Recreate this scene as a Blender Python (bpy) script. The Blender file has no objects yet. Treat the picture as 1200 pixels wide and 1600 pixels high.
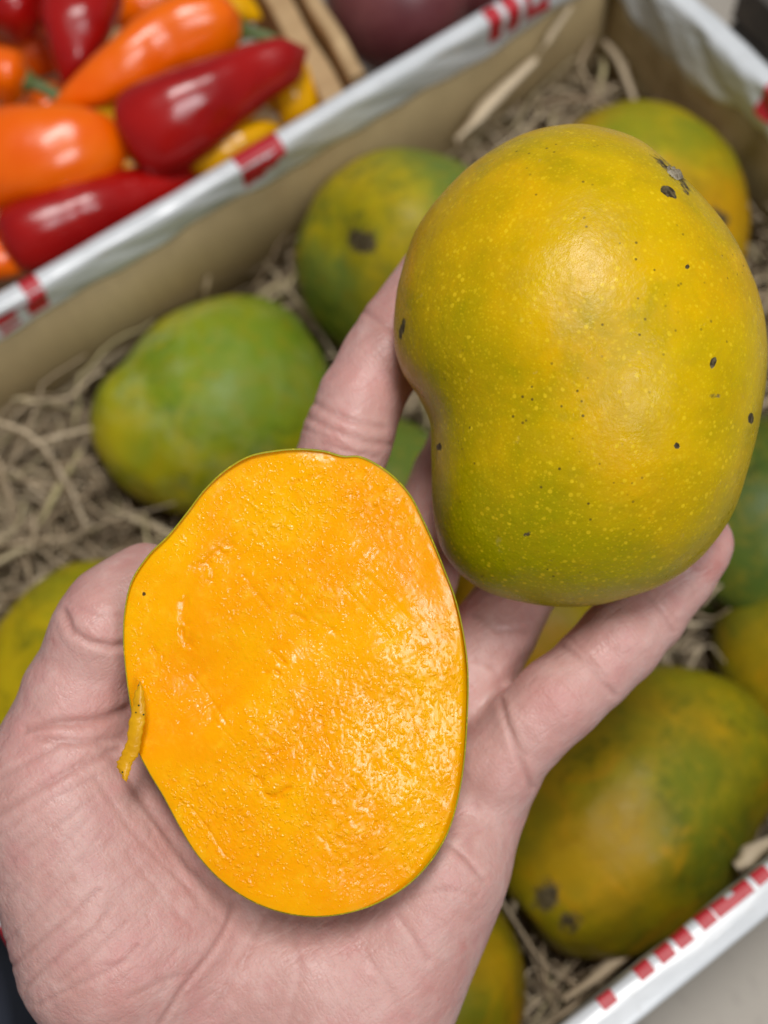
import bpy, bmesh, math, random
import numpy as np
from mathutils import Matrix, Vector

random.seed(7); np.random.seed(7)
sc = bpy.context.scene
col = sc.collection

# ------------------------------------------------------------------ camera
F = 2000.0                                    # focal length in photo pixels (1200 x 1600)
def _n(v): v = np.array(v, float); return v/np.linalg.norm(v)
EX = _n((8460, -5662, F))                     # world axes seen from the camera (right, down, forward)
EZ = -_n((60, 830, F)); EZ = _n(EZ - EX*EZ.dot(EX))
EY = np.cross(EZ, EX)
RW = np.array([EX, EY, EZ])                   # camera vector -> world vector
CAM = np.array([0.0, 0.0, 46.0])              # cm, above the floor of the carton
RIM = 10.5                                    # height of the carton, cm

def ray(x, y): return np.array([(x-600)/F, (y-800)/F, 1.0])
def pd(x, y, d): return CAM + RW @ (ray(x, y)*d)                 # pixel + distance -> world cm
def pz(x, y, z):                                                 # pixel on the level z -> world cm
    r = RW @ ray(x, y); return CAM + r*((z-CAM[2])/r[2])

cd = bpy.data.cameras.new('camera'); cam = bpy.data.objects.new('camera', cd); col.objects.link(cam)
m = Matrix.Identity(4)
for i, a in enumerate(((1,0,0), (0,-1,0), (0,0,-1))):
    w = RW @ np.array(a, float)
    for k in range(3): m[k][i] = w[k]
for k in range(3): m[k][3] = CAM[k]*0.01
cam.matrix_world = m
cd.sensor_fit = 'VERTICAL'; cd.sensor_height = 36; cd.sensor_width = 27
cd.lens = F/1600*36; cd.clip_start = 0.01; cd.clip_end = 100
cd.dof.use_dof = True; cd.dof.focus_distance = 0.252; cd.dof.aperture_fstop = 9.0
sc.camera = cam

# ------------------------------------------------------------------ light
world = bpy.data.worlds.new('World'); sc.world = world; world.use_nodes = True
bg = world.node_tree.nodes['Background']
bg.inputs[0].default_value = (0.86, 0.93, 1.0, 1); bg.inputs[1].default_value = 0.17
def area(name, loc, target, sx, sy, power, color):
    l = bpy.data.lights.new(name, 'AREA'); l.shape = 'RECTANGLE'; l.size = sx; l.size_y = sy
    l.energy = power; l.color = color
    o = bpy.data.objects.new(name, l); col.objects.link(o); o.location = loc
    o.rotation_euler = (Vector(target)-Vector(loc)).to_track_quat('-Z', 'Y').to_euler()
    return o
area('ceiling_light', (0.26, 0.20, 1.75), (0.08, 0.08, 0.2), 0.26, 0.6, 18.0, (1.0, 0.985, 0.96))
area('second_ceiling_light', (0.09, -0.98, 1.65), (0.08, 0.08, 0.2), 0.26, 0.6, 11.5, (0.95, 0.98, 1.0))
vs = sc.view_settings
vs.view_transform = 'Standard'; vs.look = 'None'; vs.gamma = 1; vs.exposure = 0.0; vs.use_curve_mapping = False
sc.cycles.use_denoising = True
sc.cycles.max_bounces = 8

# ------------------------------------------------------------------ helpers
def tag(o, label=None, cat=None, group=None, kind=None):
    if label: o['label'] = label
    if cat: o['category'] = cat
    if group: o['group'] = group
    if kind: o['kind'] = kind
    return o

def mesh(name, V, Fc, mat, parent=None, smooth=True, origin=None, attrs=None):
    """V in world cm -> one mesh object with its origin at its base centre"""
    V = np.asarray(V, float)*0.01
    if origin is None:
        origin = np.array([V[:,0].mean(), V[:,1].mean(), V[:,2].min()])
    else: origin = np.asarray(origin, float)*0.01
    me = bpy.data.meshes.new(name)
    if isinstance(Fc, np.ndarray):
        k = Fc.shape[1]; nf = len(Fc)
        me.vertices.add(len(V)); me.vertices.foreach_set('co', (V-origin).astype(np.float32).ravel())
        me.loops.add(nf*k); me.loops.foreach_set('vertex_index', Fc.astype(np.int32).ravel())
        me.polygons.add(nf); me.polygons.foreach_set('loop_start', np.arange(0, nf*k, k, dtype=np.int32))
        me.update(calc_edges=True)
    else:
        me.from_pydata((V-origin).tolist(), [], Fc); me.update()
    if smooth: me.polygons.foreach_set('use_smooth', np.ones(len(me.polygons), bool))
    if attrs:
        for k, arr in attrs.items():
            at = me.attributes.new(k, 'FLOAT_COLOR', 'POINT')
            a4 = np.ones((len(V), 4), np.float32); a4[:, :arr.shape[1]] = arr
            at.data.foreach_set('color', a4.ravel())
    if mat: me.materials.append(mat)
    o = bpy.data.objects.new(name, me); col.objects.link(o); o.location = origin
    if parent: par(o, parent)
    return o
def par(o, p):
    bpy_loc = Vector(o.location)
    o.parent = p
    o.matrix_parent_inverse = Matrix.Translation(p_world(p)).inverted()
    o.location = bpy_loc
def p_world(p):
    return Vector(p.location)      # every object keeps its world place in location (parent inverse cancels)
def empty(name, loc):
    o = bpy.data.objects.new(name, None); col.objects.link(o); o.empty_display_size = 0.02
    o.location = np.asarray(loc, float)*0.01
    return o

def hashn(i, j, k, seed):
    n = (i*374761393 + j*668265263 + k*2147483647 + seed*1274126177) & 0xffffffff
    n = ((n ^ (n >> 13))*1274126177) & 0xffffffff
    return ((n ^ (n >> 16)) & 0xffff)/65535.0
def vnoise(P, scale=1.0, seed=0):
    """smooth value noise, about -1..1; P (N,3)"""
    Q = np.asarray(P, float)*scale; I = np.floor(Q).astype(np.int64); f = Q-I; f = f*f*f*(f*(f*6-15)+10)
    out = 0
    for a in (0, 1):
        for b in (0, 1):
            for c in (0, 1):
                w = (f[:,0] if a else 1-f[:,0])*(f[:,1] if b else 1-f[:,1])*(f[:,2] if c else 1-f[:,2])
                out = out + w*hashn(I[:,0]+a, I[:,1]+b, I[:,2]+c, seed)
    return out*2-1
def fbm(P, scale, seed=0, octs=3):
    s = 0; a = 1; t = 0
    for o in range(octs):
        s = s + a*vnoise(P, scale*2**o, seed+o*17); t += a; a *= 0.5
    return s/t
def sstep(a, b, x):
    t = np.clip((x-a)/(b-a), 0, 1); return t*t*(3-2*t)
def pline(P2, pts):
    """distance of 2-D points to a polyline"""
    d = np.full(len(P2), 1e9)
    for a, b in zip(pts[:-1], pts[1:]):
        a = np.array(a, float); b = np.array(b, float); ab = b-a
        t = np.clip(((P2-a)@ab)/(ab@ab), 0, 1)
        d = np.minimum(d, np.hypot(*(P2-a-t[:,None]*ab).T))
    return d
def catmull(pts, n):
    """closed smooth curve through pts, n samples"""
    P = np.array(pts, float); N = len(P); out = []
    for k in range(n):
        u = k/n*N; i = int(u); t = u-i
        p0, p1, p2, p3 = P[(i-1) % N], P[i % N], P[(i+1) % N], P[(i+2) % N]
        out.append(0.5*((2*p1)+(-p0+p2)*t+(2*p0-5*p1+4*p2-p3)*t*t+(-p0+3*p1-3*p2+p3)*t**3))
    return np.array(out)
def cpx(C):
    """camera-space cm -> photo pixels"""
    return np.stack([600+F*C[:,0]/C[:,2], 800+F*C[:,1]/C[:,2]], 1)
def c2w(C): return CAM + np.asarray(C) @ RW.T
def w2c(W): return (np.asarray(W)-CAM) @ RW
def cpt(x, y, d): return ray(x, y)*d

def gridfaces(nr, nc, rev=False):
    i, j = np.meshgrid(np.arange(nr-1), np.arange(nc), indexing='ij'); i = i.ravel(); j = j.ravel(); j2 = (j+1) % nc
    q = np.stack([i*nc+j, (i+1)*nc+j, (i+1)*nc+j2, i*nc+j2], 1)
    return q[:, ::-1] if rev else q
def boxmesh(lo, hi):
    x0,y0,z0 = lo; x1,y1,z1 = hi
    V = [(x0,y0,z0),(x1,y0,z0),(x1,y1,z0),(x0,y1,z0),(x0,y0,z1),(x1,y0,z1),(x1,y1,z1),(x0,y1,z1)]
    Fc = [[0,3,2,1],[4,5,6,7],[0,1,5,4],[1,2,6,5],[2,3,7,6],[3,0,4,7]]
    return V, Fc

# ------------------------------------------------------------------ node helper
class NT:
    def __init__(s, name):
        s.m = bpy.data.materials.new(name); s.m.use_nodes = True; s.t = s.m.node_tree
        s.b = s.t.nodes['Principled BSDF']
        s.out = s.t.nodes['Material Output']
    def n(s, typ, props=None, **inp):
        nd = s.t.nodes.new('ShaderNode'+typ)
        for k, v in (props or {}).items(): setattr(nd, k, v)
        for k, v in inp.items():
            key = int(k[1:]) if k[0] == '_' and k[1:].isdigit() else k.replace('_', ' ')
            s.link(v, nd.inputs[key])
        return nd
    def link(s, v, sock):
        if isinstance(v, bpy.types.NodeSocket): s.t.links.new(v, sock)
        elif isinstance(v, bpy.types.Node): s.t.links.new(v.outputs[0], sock)
        elif isinstance(v, (tuple, list)) and sock.type == 'RGBA' and len(v) == 3: sock.default_value = (*v, 1)
        else: sock.default_value = v
    def P(s, **k):
        for a, v in k.items(): s.link(v, s.b.inputs[a.replace('_', ' ')])
        return s
    def obj(s): return s.n('TexCoord').outputs['Object']
    def noise(s, vec, scale, detail=3, rough=0.5, dist=0.0):
        return s.n('TexNoise', None, Vector=vec, Scale=scale, Detail=detail, Roughness=rough, Distortion=dist).outputs[0]
    def ramp(s, fac, *stops):
        r = s.n('ValToRGB', None, Fac=fac); e = r.color_ramp.elements
        while len(e) < len(stops): e.new(0.5)
        for el, (p, c) in zip(e, stops):
            el.position = p; el.color = (*c, 1) if isinstance(c, (tuple, list)) else (c, c, c, 1)
        return r.outputs[0]
    def mix(s, fac, a, b, mode='MIX'):
        nd = s.n('Mix', {'data_type': 'RGBA', 'blend_type': mode})
        s.link(fac, nd.inputs[0]); s.link(a, nd.inputs[6]); s.link(b, nd.inputs[7])
        return nd.outputs[2]
    def math(s, op, a, b=0.0, clamp=False):
        nd = s.n('Math', {'operation': op, 'use_clamp': clamp}); s.link(a, nd.inputs[0]); s.link(b, nd.inputs[1])
        return nd.outputs[0]
    def mapr(s, v, a, b, c=0.0, d=1.0):
        nd = s.n('MapRange', {'interpolation_type': 'SMOOTHSTEP'}, Value=v)
        for k, x in zip((1,2,3,4), (a,b,c,d)): nd.inputs[k].default_value = x
        return nd.outputs[0]
    def vmap(s, vec, scale=(1,1,1), rot=(0,0,0), loc=(0,0,0)):
        return s.n('Mapping', None, Vector=vec, Scale=scale, Rotation=rot, Location=loc).outputs[0]
    def attr(s, name):
        nd = s.n('Attribute', {'attribute_name': name})
        sp = s.n('SeparateColor', None, Color=nd.outputs['Color'])
        return sp.outputs[0], sp.outputs[1], sp.outputs[2]
    def bump(s, h, strength, dist, normal=None):
        nd = s.n('Bump', None, Height=h, Strength=strength, Distance=dist)
        if normal is not None: s.link(normal, nd.inputs['Normal'])
        return nd.outputs[0]

# ------------------------------------------------------------------ materials
def mango_mat(name, green, yellow, orange, gbias=0.5, seed=0.0, fine=True, rough=0.36, bloom=0.0):
    t = NT(name); o = t.vmap(t.obj(), loc=(seed, seed*0.37, -seed*0.61))
    big = t.noise(o, 22, 3, 0.5, 0.4)
    c = t.ramp(big, (max(0.02, gbias-0.13), green), (min(0.93, gbias+0.0), yellow), (min(0.97, gbias+0.2), orange))
    med = t.noise(o, 75, 4, 0.6)
    c = t.mix(t.mapr(med, 0.38, 0.70, 0.0, 0.55), c, tuple(x*0.66 for x in yellow))
    c = t.mix(t.mapr(t.noise(t.vmap(o, loc=(2, 7, 4)), 48, 4, 0.65, 0.6), 0.46, 0.72, 0.0, 0.55), c, tuple(x*0.85 for x in green))
    if not fine:
        m3 = t.noise(t.vmap(o, loc=(1, 3, 9)), 95, 5, 0.72, 0.8); m4 = t.noise(t.vmap(o, loc=(8, 1, 5)), 62, 4, 0.6, 1.0)
        c = t.mix(t.mapr(m3, 0.50, 0.68, 0, 0.65), c, tuple(x*0.55 for x in green))
        c = t.mix(t.mapr(m4, 0.54, 0.70, 0, 0.55), c, orange)
        if bloom: c = t.mix(t.math('MULTIPLY', t.mapr(t.noise(o, 70, 5, 0.7, 0.5), 0.40, 0.70), bloom), c, (0.42, 0.49, 0.22))
    r, g, b = t.attr('tint')                       # r: green flush, g: orange flush, b: dark scar
    c = t.mix(t.math('MULTIPLY', r, 0.9, True), c, green)
    c = t.mix(t.math('MULTIPLY', g, 0.85, True), c, orange)
    # lenticels: pale corky dots, and a scatter of dark pores
    if fine:
        v = t.n('TexVoronoi', None, Vector=o, Scale=720.0, Randomness=1.0)
        rnd = t.n('SeparateColor', None, Color=v.outputs['Color']).outputs[0]
        size = t.math('MULTIPLY', rnd, 0.22)
        dot = t.math('MULTIPLY', t.mapr(t.math('SUBTRACT', v.outputs['Distance'], size), 0.0, 0.22, 1.0, 0.0), t.mapr(rnd, 0.15, 0.9))
        c = t.mix(t.math('MULTIPLY', t.math('MULTIPLY', dot, t.mapr(t.noise(o, 90, 2), 0.3, 0.65, 0.30, 1.0)), 0.60), c, (0.86, 0.60, 0.015))
        v3 = t.n('TexVoronoi', None, Vector=t.vmap(o, loc=(6, 4, 1)), Scale=1150.0)
        c = t.mix(t.math('MULTIPLY', t.mapr(v3.outputs['Distance'], 0.10, 0.36, 1.0, 0.0), 0.34), c, (0.84, 0.60, 0.01))
        v2 = t.n('TexVoronoi', None, Vector=t.vmap(o, loc=(3, 1, 2)), Scale=480.0)
        rnd2 = t.n('SeparateColor', None, Color=v2.outputs['Color']).outputs[1]
        zone = t.mapr(t.noise(o, 38, 2), 0.48, 0.62)
        pore = t.math('MULTIPLY', t.mapr(v2.outputs['Distance'], 0.08, 0.19, 1.0, 0.0), t.math('MULTIPLY', t.mapr(rnd2, 0.45, 0.5), zone))
        c = t.mix(t.math('MULTIPLY', pore, 0.8), c, (0.05, 0.035, 0.01))
        scuff = t.noise(t.vmap(o, scale=(1, 1, 0.25), rot=(0.4, 0.9, 0.2)), 260, 4, 0.7)
        c = t.mix(t.mapr(scuff, 0.66, 0.80, 0, 0.45), c, (0.55, 0.40, 0.16))
    fb = t.noise(o, 210, 4, 0.65)
    c = t.mix(t.mapr(fb, 0.42, 0.80, 0, 0.30), c, (0.50, 0.29, 0.0))
    sn = t.noise(o, 480, 3, 0.7)
    scar = t.mapr(t.math('ADD', b, t.math('MULTIPLY', t.math('SUBTRACT', sn, 0.5), 1.3)), 0.28, 0.66)
    c = t.mix(scar, c, t.ramp(t.noise(o, 900, 2), (0.40, (0.040, 0.028, 0.012)), (0.80, (0.20, 0.155, 0.08))))
    h = t.math('ADD', t.math('MULTIPLY', t.noise(o, 160, 3), 1.0), t.math('MULTIPLY', scar, -0.5))
    nrm = t.bump(h, 0.20, 0.0012)
    h2 = t.noise(o, 520, 4, 0.7)
    nrm = t.bump(h2, 0.30, 0.0006, nrm)
    t.b.inputs['Specular IOR Level'].default_value = 0.20 if fine else 0.18
    t.P(Base_Color=c, Roughness=t.math('ADD', t.mapr(fb, 0.3, 0.7, rough-0.06, rough+0.10), t.math('MULTIPLY', scar, 0.3)), Normal=nrm)
    t.b.inputs['Subsurface Weight'].default_value = 0.10
    t.b.inputs['Subsurface Radius'].default_value = (1.0, 0.6, 0.1); t.b.inputs['Subsurface Scale'].default_value = 0.003
    return t.m

def skin_mat():
    t = NT('hand_skin'); o = t.obj()
    n1 = t.noise(o, 55, 4, 0.6, 0.5); n2 = t.noise(o, 190, 4, 0.6); n3 = t.noise(t.vmap(o, loc=(5,5,5)), 120, 3, 0.6)
    c = t.ramp(n1, (0.32, (0.56, 0.30, 0.262)), (0.55, (0.62, 0.362, 0.322)), (0.75, (0.565, 0.25, 0.222)))
    c = t.mix(t.mapr(n2, 0.45, 0.75, 0, 0.55), c, (0.68, 0.445, 0.40))
    c = t.mix(t.mapr(n3, 0.48, 0.74, 0, 0.55), c, (0.57, 0.265, 0.25))
    r, g, b = t.attr('tint')                       # r: flushed skin, g: fold, b: fingertip
    c = t.mix(t.math('MULTIPLY', r, 0.80, True), c, (0.60, 0.25, 0.23))
    c = t.mix(t.math('MULTIPLY', g, 0.55, True), c, (0.40, 0.17, 0.14))
    # fine folds running across the palm and papillary ridges
    lines = t.noise(t.vmap(o, scale=(1.0, 0.10, 1.0), rot=(0, 0, 0.15)), 700, 3, 0.6)
    lines2 = t.noise(t.vmap(o, scale=(0.12, 1.0, 1.0), rot=(0, 0, 0.5)), 520, 3, 0.6)
    vor = t.n('TexVoronoi', {'feature': 'DISTANCE_TO_EDGE'}, Vector=o, Scale=950.0).outputs['Distance']
    h = t.math('ADD', t.math('MULTIPLY', t.mapr(lines, 0.35, 0.55), 0.5), t.math('MULTIPLY', t.mapr(lines2, 0.34, 0.5), 0.7))
    h = t.math('ADD', h, t.math('MULTIPLY', t.mapr(vor, 0.0, 0.25), 0.35))
    nrm = t.bump(h, 0.28, 0.00030)
    nrm = t.bump(n2, 0.35, 0.0010, nrm)
    t.P(Base_Color=c, Roughness=t.mapr(n2, 0.3, 0.7, 0.36, 0.52), Normal=nrm)
    t.b.inputs['Specular IOR Level'].default_value = 0.42
    t.b.inputs['Subsurface Weight'].default_value = 0.32
    t.b.inputs['Subsurface Radius'].default_value = (1.0, 0.36, 0.24); t.b.inputs['Subsurface Scale'].default_value = 0.005
    return t.m

def flesh_mat():
    t = NT('mango_flesh'); o = t.obj()
    n1 = t.noise(o, 45, 3, 0.55); n2 = t.noise(o, 330, 4, 0.65); n3 = t.noise(t.vmap(o, rot=(0, 0, 0.9), scale=(1, 0.25, 1)), 260, 3)
    c = t.ramp(n1, (0.34, (0.94, 0.345, 0.0)), (0.50, (0.96, 0.40, 0.0)), (0.68, (0.97, 0.455, 0.0)))
    c = t.mix(t.mapr(n2, 0.50, 0.75, 0, 0.60), c, (0.97, 0.50, 0.006))
    c = t.mix(t.mapr(n3, 0.60, 0.74, 0, 0.25), c, (0.86, 0.28, 0.0))
    r, g, b = t.attr('tint')                       # r: deeper orange, g: grain mask, b: brown speck
    c = t.mix(t.math('MULTIPLY', r, 0.6, True), c, (0.93, 0.325, 0.0))
    c = t.mix(t.mapr(b, 0.4, 0.7), c, (0.10, 0.05, 0.01))
    amt = t.math('ADD', t.math('MULTIPLY', g, 1.0), 0.03)
    def pimples(vec, sc_, pres):
        v = t.n('TexVoronoi', None, Vector=vec, Scale=sc_, Randomness=1.0)
        k = t.n('SeparateColor', None, Color=v.outputs['Color']).outputs[0]
        return t.math('MULTIPLY', t.mapr(v.outputs['Distance'], 0.05, 0.50, 1, 0), t.mapr(k, pres, pres+0.25))
    warp = t.n('VectorMath', {'operation': 'ADD'}); t.link(o, warp.inputs[0])
    wn = t.n('TexNoise', None, Vector=o, Scale=400.0, Detail=2.0); sc2 = t.n('VectorMath', {'operation': 'SCALE'}, _0=wn.outputs[1]); sc2.inputs['Scale'].default_value = 0.0030
    t.link(sc2.outputs[0], warp.inputs[1]); wv = warp.outputs[0]
    h = t.math('ADD', pimples(wv, 700.0, 0.40), t.math('MULTIPLY', pimples(t.vmap(wv, loc=(1, 2, 3)), 1250.0, 0.30), 0.6))
    h = t.math('MULTIPLY', h, amt)
    fibre = t.noise(t.vmap(o, scale=(1.0, 0.12, 1.0), rot=(0.2, 0.1, 1.0)), 420, 3, 0.6)
    h = t.math('ADD', h, t.math('MULTIPLY', fibre, 0.30))
    nrm = t.bump(h, 0.60, 0.00034)
    t.P(Base_Color=c, Roughness=t.mapr(n2, 0.35, 0.7, 0.14, 0.24), Normal=nrm)
    t.b.inputs['Specular IOR Level'].default_value = 0.22
    t.b.inputs['Subsurface Weight'].default_value = 0.38
    t.b.inputs['Subsurface Radius'].default_value = (1.0, 0.45, 0.03); t.b.inputs['Subsurface Scale'].default_value = 0.004
    t.b.inputs['Coat Weight'].default_value = 0.0; t.b.inputs['Coat Roughness'].default_value = 0.08
    t.link(nrm, t.b.inputs['Coat Normal'])
    return t.m

def card_mat():
    t = NT('kraft_cardboard'); o = t.obj()
    n1 = t.noise(o, 9, 4, 0.6); n2 = t.noise(t.vmap(o, scale=(1, 1, 0.12)), 420, 3, 0.6); n3 = t.noise(o, 650, 3)
    c = t.ramp(n1, (0.30, (0.35, 0.255, 0.125)), (0.70, (0.45, 0.34, 0.182)))
    c = t.mix(t.mapr(n2, 0.35, 0.75, 0, 0.25), c, (0.27, 0.20, 0.105))
    c = t.mix(t.mapr(n3, 0.62, 0.72, 0, 0.35), c, (0.20, 0.14, 0.07))
    c = t.mix(t.mapr(t.noise(o, 30, 3), 0.58, 0.75, 0, 0.30), c, (0.34, 0.21, 0.10))
    flute = t.n('TexWave', {'wave_type': 'BANDS', 'bands_direction': 'X'}, Vector=o, Scale=55.0, Distortion=0.3).outputs[1]
    nrm = t.bump(t.math('ADD', t.math('MULTIPLY', flute, 0.15), t.math('MULTIPLY', n3, 0.4)), 0.3, 0.0006)
    t.P(Base_Color=c, Roughness=0.62, Normal=nrm)
    return t.m

def white_mat(rough=0.30):
    t = NT('white_coated_paper'); o = t.obj()
    n1 = t.noise(o, 35, 4, 0.6); n2 = t.noise(t.vmap(o, scale=(0.12, 1, 1)), 150, 3, 0.55)
    c = t.ramp(n1, (0.3, (0.60, 0.615, 0.63)), (0.7, (0.72, 0.73, 0.745)))
    c = t.mix(t.mapr(n2, 0.60, 0.78, 0, 0.30), c, (0.40, 0.40, 0.38))
    c = t.mix(t.mapr(t.noise(o, 300, 3), 0.62, 0.74, 0, 0.25), c, (0.36, 0.33, 0.28))
    nrm = t.bump(n2, 0.5, 0.0016)
    t.P(Base_Color=c, Roughness=rough, Normal=nrm); t.b.inputs['Coat Weight'].default_value = 0.3; t.b.inputs['Coat Roughness'].default_value = 0.2
    return t.m
def simple(name, c1, c2, scale, rough, bump=0.0, bscale=200, stretch=(1,1,1), coat=0.0, sss=0.0):
    t = NT(name); o = t.vmap(t.obj(), scale=stretch)
    c = t.ramp(t.noise(o, scale, 4, 0.6), (0.32, c1), (0.68, c2))
    t.P(Base_Color=c, Roughness=rough)
    if bump: t.P(Normal=t.bump(t.noise(o, bscale, 4, 0.6), bump, 0.001))
    t.b.inputs['Coat Weight'].default_value = coat; t.b.inputs['Coat Roughness'].default_value = 0.12
    if sss:
        t.b.inputs['Subsurface Weight'].default_value = sss; t.b.inputs['Subsurface Scale'].default_value = 0.004
    return t.m

def straw_mat(name='dry_straw', k=1.0):
    t = NT(name); o = t.obj()
    r = t.n('Attribute', {'attribute_name': 'tint'})
    sp = t.n('SeparateColor', None, Color=r.outputs['Color'])
    c = t.ramp(sp.outputs[0], (0.0, (0.20*k, 0.14*k, 0.085*k)), (0.35, (0.40*k, 0.30*k, 0.19*k)), (0.75, (0.56*k, 0.45*k, 0.31*k)), (1.0, (0.46*k, 0.39*k, 0.20*k)))
    n = t.noise(o, 300, 4, 0.7)
    c = t.mix(t.mapr(n, 0.5, 0.8, 0, 0.45), c, (0.24*k, 0.17*k, 0.09*k))
    t.P(Base_Color=c, Roughness=0.55, Normal=t.bump(n, 0.5, 0.0008))
    return t.m

M_SKIN = skin_mat(); M_FLESH = flesh_mat(); M_CARD = card_mat(); M_WHITE = white_mat()
M_RED = simple('red_print_ink', (0.42, 0.012, 0.022), (0.55, 0.022, 0.035), 90, 0.45, 0.2, 300, coat=0.0)
M_STRAW = straw_mat(k=1.18)

# ------------------------------------------------------------------ setting: counter the cartons stand on
t = NT('counter_laminate'); o_ = t.obj()
c_ = t.ramp(t.noise(o_, 7, 5, 0.6, 0.6), (0.3, (0.33, 0.285, 0.235)), (0.7, (0.44, 0.395, 0.34)))
c_ = t.mix(t.mapr(t.noise(o_, 16, 3, 0.5, 1.2), 0.52, 0.60, 0, 0.35), c_, (0.24, 0.20, 0.165))
c_ = t.mix(t.mapr(t.noise(o_, 260, 3), 0.6, 0.7, 0, 0.3), c_, (0.22, 0.19, 0.16))
t.P(Base_Color=c_, Roughness=0.5, Normal=t.bump(t.noise(o_, 120, 3), 0.15, 0.001))
XE = pz(-4, 1452, RIM)[0]-0.25
V, Fc = boxmesh((XE, -75, -4.4), (150, 110, -0.4))
counter = tag(mesh('counter', V, Fc, t.m, smooth=False), kind='structure')

# ------------------------------------------------------------------ the mango carton
yw = (pz(0, 470, RIM)[1] + pz(740, 12, RIM)[1])/2           # outer edge, far long wall
yn = (pz(1200, 1425, RIM)[1] + pz(993, 1600, RIM)[1])/2     # outer edge, near long wall
xf = (pz(1090, 0, RIM)[0] + pz(1200, 100, RIM)[0])/2        # outer edge, far short wall
xn = pz(-4, 1452, RIM)[0]
print('carton', xn, xf, yn, yw, 'rim px checks')
WT = 0.55
BX = empty('mango_carton', ((xn+xf)/2, (yn+yw)/2, -0.4))
tag(BX, 'open cardboard carton with white red-printed rim, packed with straw and mangoes', 'carton')
V, Fc = boxmesh((xn, yn, -0.39), (xf, yw, 0.0)); mesh('base', V, Fc, M_CARD, BX, False)

def wall_panel(name, p0, p1, inward, bow=0.25):
    """kraft wall from p0 to p1 (outer edge, xy), slightly bowed board with thickness WT"""
    p0 = np.array(p0); p1 = np.array(p1); inward = np.array(inward); n = 40; V = []; Fc = []
    for i in range(n+1):
        s = i/n; q = p0+(p1-p0)*s; b = bow*math.sin(math.pi*s)+0.06*math.sin(s*17)
        for (off, z) in ((0, 0.0), (WT, 0.0), (WT, RIM*0.5), (WT, RIM-0.02), (0, RIM-0.02)):
            bb = b*(0.2+0.8*z/RIM)*0.35
            V.append((*(q+inward*(off+bb)), z+0.005))
    for i in range(n):
        for k in range(5):
            a = i*5+k; b2 = i*5+(k+1) % 5
            Fc.append([a, b2, b2+5, a+5])
    Fc.append([0, 4, 3, 2, 1]); e = n*5; Fc.append([e, e+1, e+2, e+3, e+4])
    return mesh(name, V, Fc, M_CARD, BX, True)

RPROF = {}
def rim_strip(name, p0, p1, inward, top, fold_in, fold_out, wav=0.08, seed=1, bow=0.25, foldfn=None):
    """white coated liner folded over the wall: inside flap, rounded top, outside face"""
    p0 = np.array(p0); p1 = np.array(p1); inward = np.array(inward); L = np.linalg.norm(p1-p0); n = 160
    def prof(fi):
        pr = []
        for k in range(7): pr.append((top+0.03+0.015*math.sin(k/6*math.pi), RIM-fi+fi*k/7, 0))
        for k in range(1, 10):
            a = math.pi*k/10; pr.append((top/2+math.cos(a)*(top/2+0.02), RIM-0.02+math.sin(a)*0.11, 1))
        for k in range(7): pr.append((-0.03, RIM-fold_out*(k+0.5)/7, 2))
        return pr
    def pt(s, k, lift=0.0):
        fi = foldfn(s) if foldfn else fold_in*(1+0.12*math.sin(s*9+seed)+0.06*math.sin(s*31+seed*2))
        off, z, zone = prof(fi)[k]
        q = p0+(p1-p0)*s; b = (bow*math.sin(math.pi*s)+0.06*math.sin(s*17))*0.35
        w = wav*(math.sin(s*47+seed+k*0.9)+0.7*math.sin(s*113+seed*3+k*1.7)+0.5*math.sin(s*23+k*2.3))*0.5
        if zone == 0: off += w*1.0
        elif zone == 1: z += w*0.22
        if zone == 2: off -= lift
        elif zone == 0: off += lift
        else: z += lift; off += lift*math.cos(math.pi*(k-6)/10)
        return (*(q+inward*(off+b)), z)
    K = 23; V = [pt(i/n, k) for i in range(n+1) for k in range(K)]
    Fc = [[i*K+k, i*K+k+1, (i+1)*K+k+1, (i+1)*K+k] for i in range(n) for k in range(K-1)]
    RPROF[name] = (pt, L, K)
    o = mesh(name, V, Fc, M_WHITE, BX, True)
    md = o.modifiers.new('thick', 'SOLIDIFY'); md.thickness = 0.0003; md.offset = -1
    return o

def printed(strip, s0, s1, k0, k1, bits, parent):
    """red print lying on the folded liner; bits: rows across the fold, columns along the edge"""
    pt, L, K = RPROF[strip]; R = len(bits); C = len(bits[0]); sub = 4; V = []; Fc = []; idx = {}
    def vid(i, j):
        if (i, j) not in idx:
            s = s0+(s1-s0)*i/(C*sub); kk = k0+(k1-k0)*j/(R*sub); a = int(min(K-2, math.floor(kk))); f = kk-a
            A = np.array(pt(s, a, 0.055)); B = np.array(pt(s, a+1, 0.055)); idx[(i, j)] = len(V); V.append(A*(1-f)+B*f)
        return idx[(i, j)]
    for r in range(R):
        for c in range(C):
            if bits[r][c] == '#':
                for a in range(sub):
                    for b in range(sub):
                        i = c*sub+a; j = r*sub+b
                        Fc.append([vid(i, j), vid(i, j+1), vid(i+1, j+1), vid(i+1, j)])
    return mesh('print', V, Fc, M_RED, parent, True)

wl = wall_panel('wall_panel', (xn, yw), (xf, yw), (0, -1))
wr = wall_panel('wall_panel', (xf, yw-WT), (xf, yn+WT), (-1, 0))
wb = wall_panel('wall_panel', (xf, yn), (xn, yn), (0, 1))
wf = wall_panel('wall_panel', (xn, yn+WT), (xn, yw-WT), (1, 0))
rl = rim_strip('liner', (xn, yw), (xf, yw), (0, -1), WT, 1.4, 3.0, seed=1)
pl_ = 'liner'
def s_of(x, y, a, b):          # pixel on the rim level -> fraction along a wall
    q = pz(x, y, RIM)[:2]; a = np.array(a); b = np.array(b); return float((q-a)@(b-a)/((b-a)@(b-a)))
A, B = (xn, yw), (xf, yw)
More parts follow.
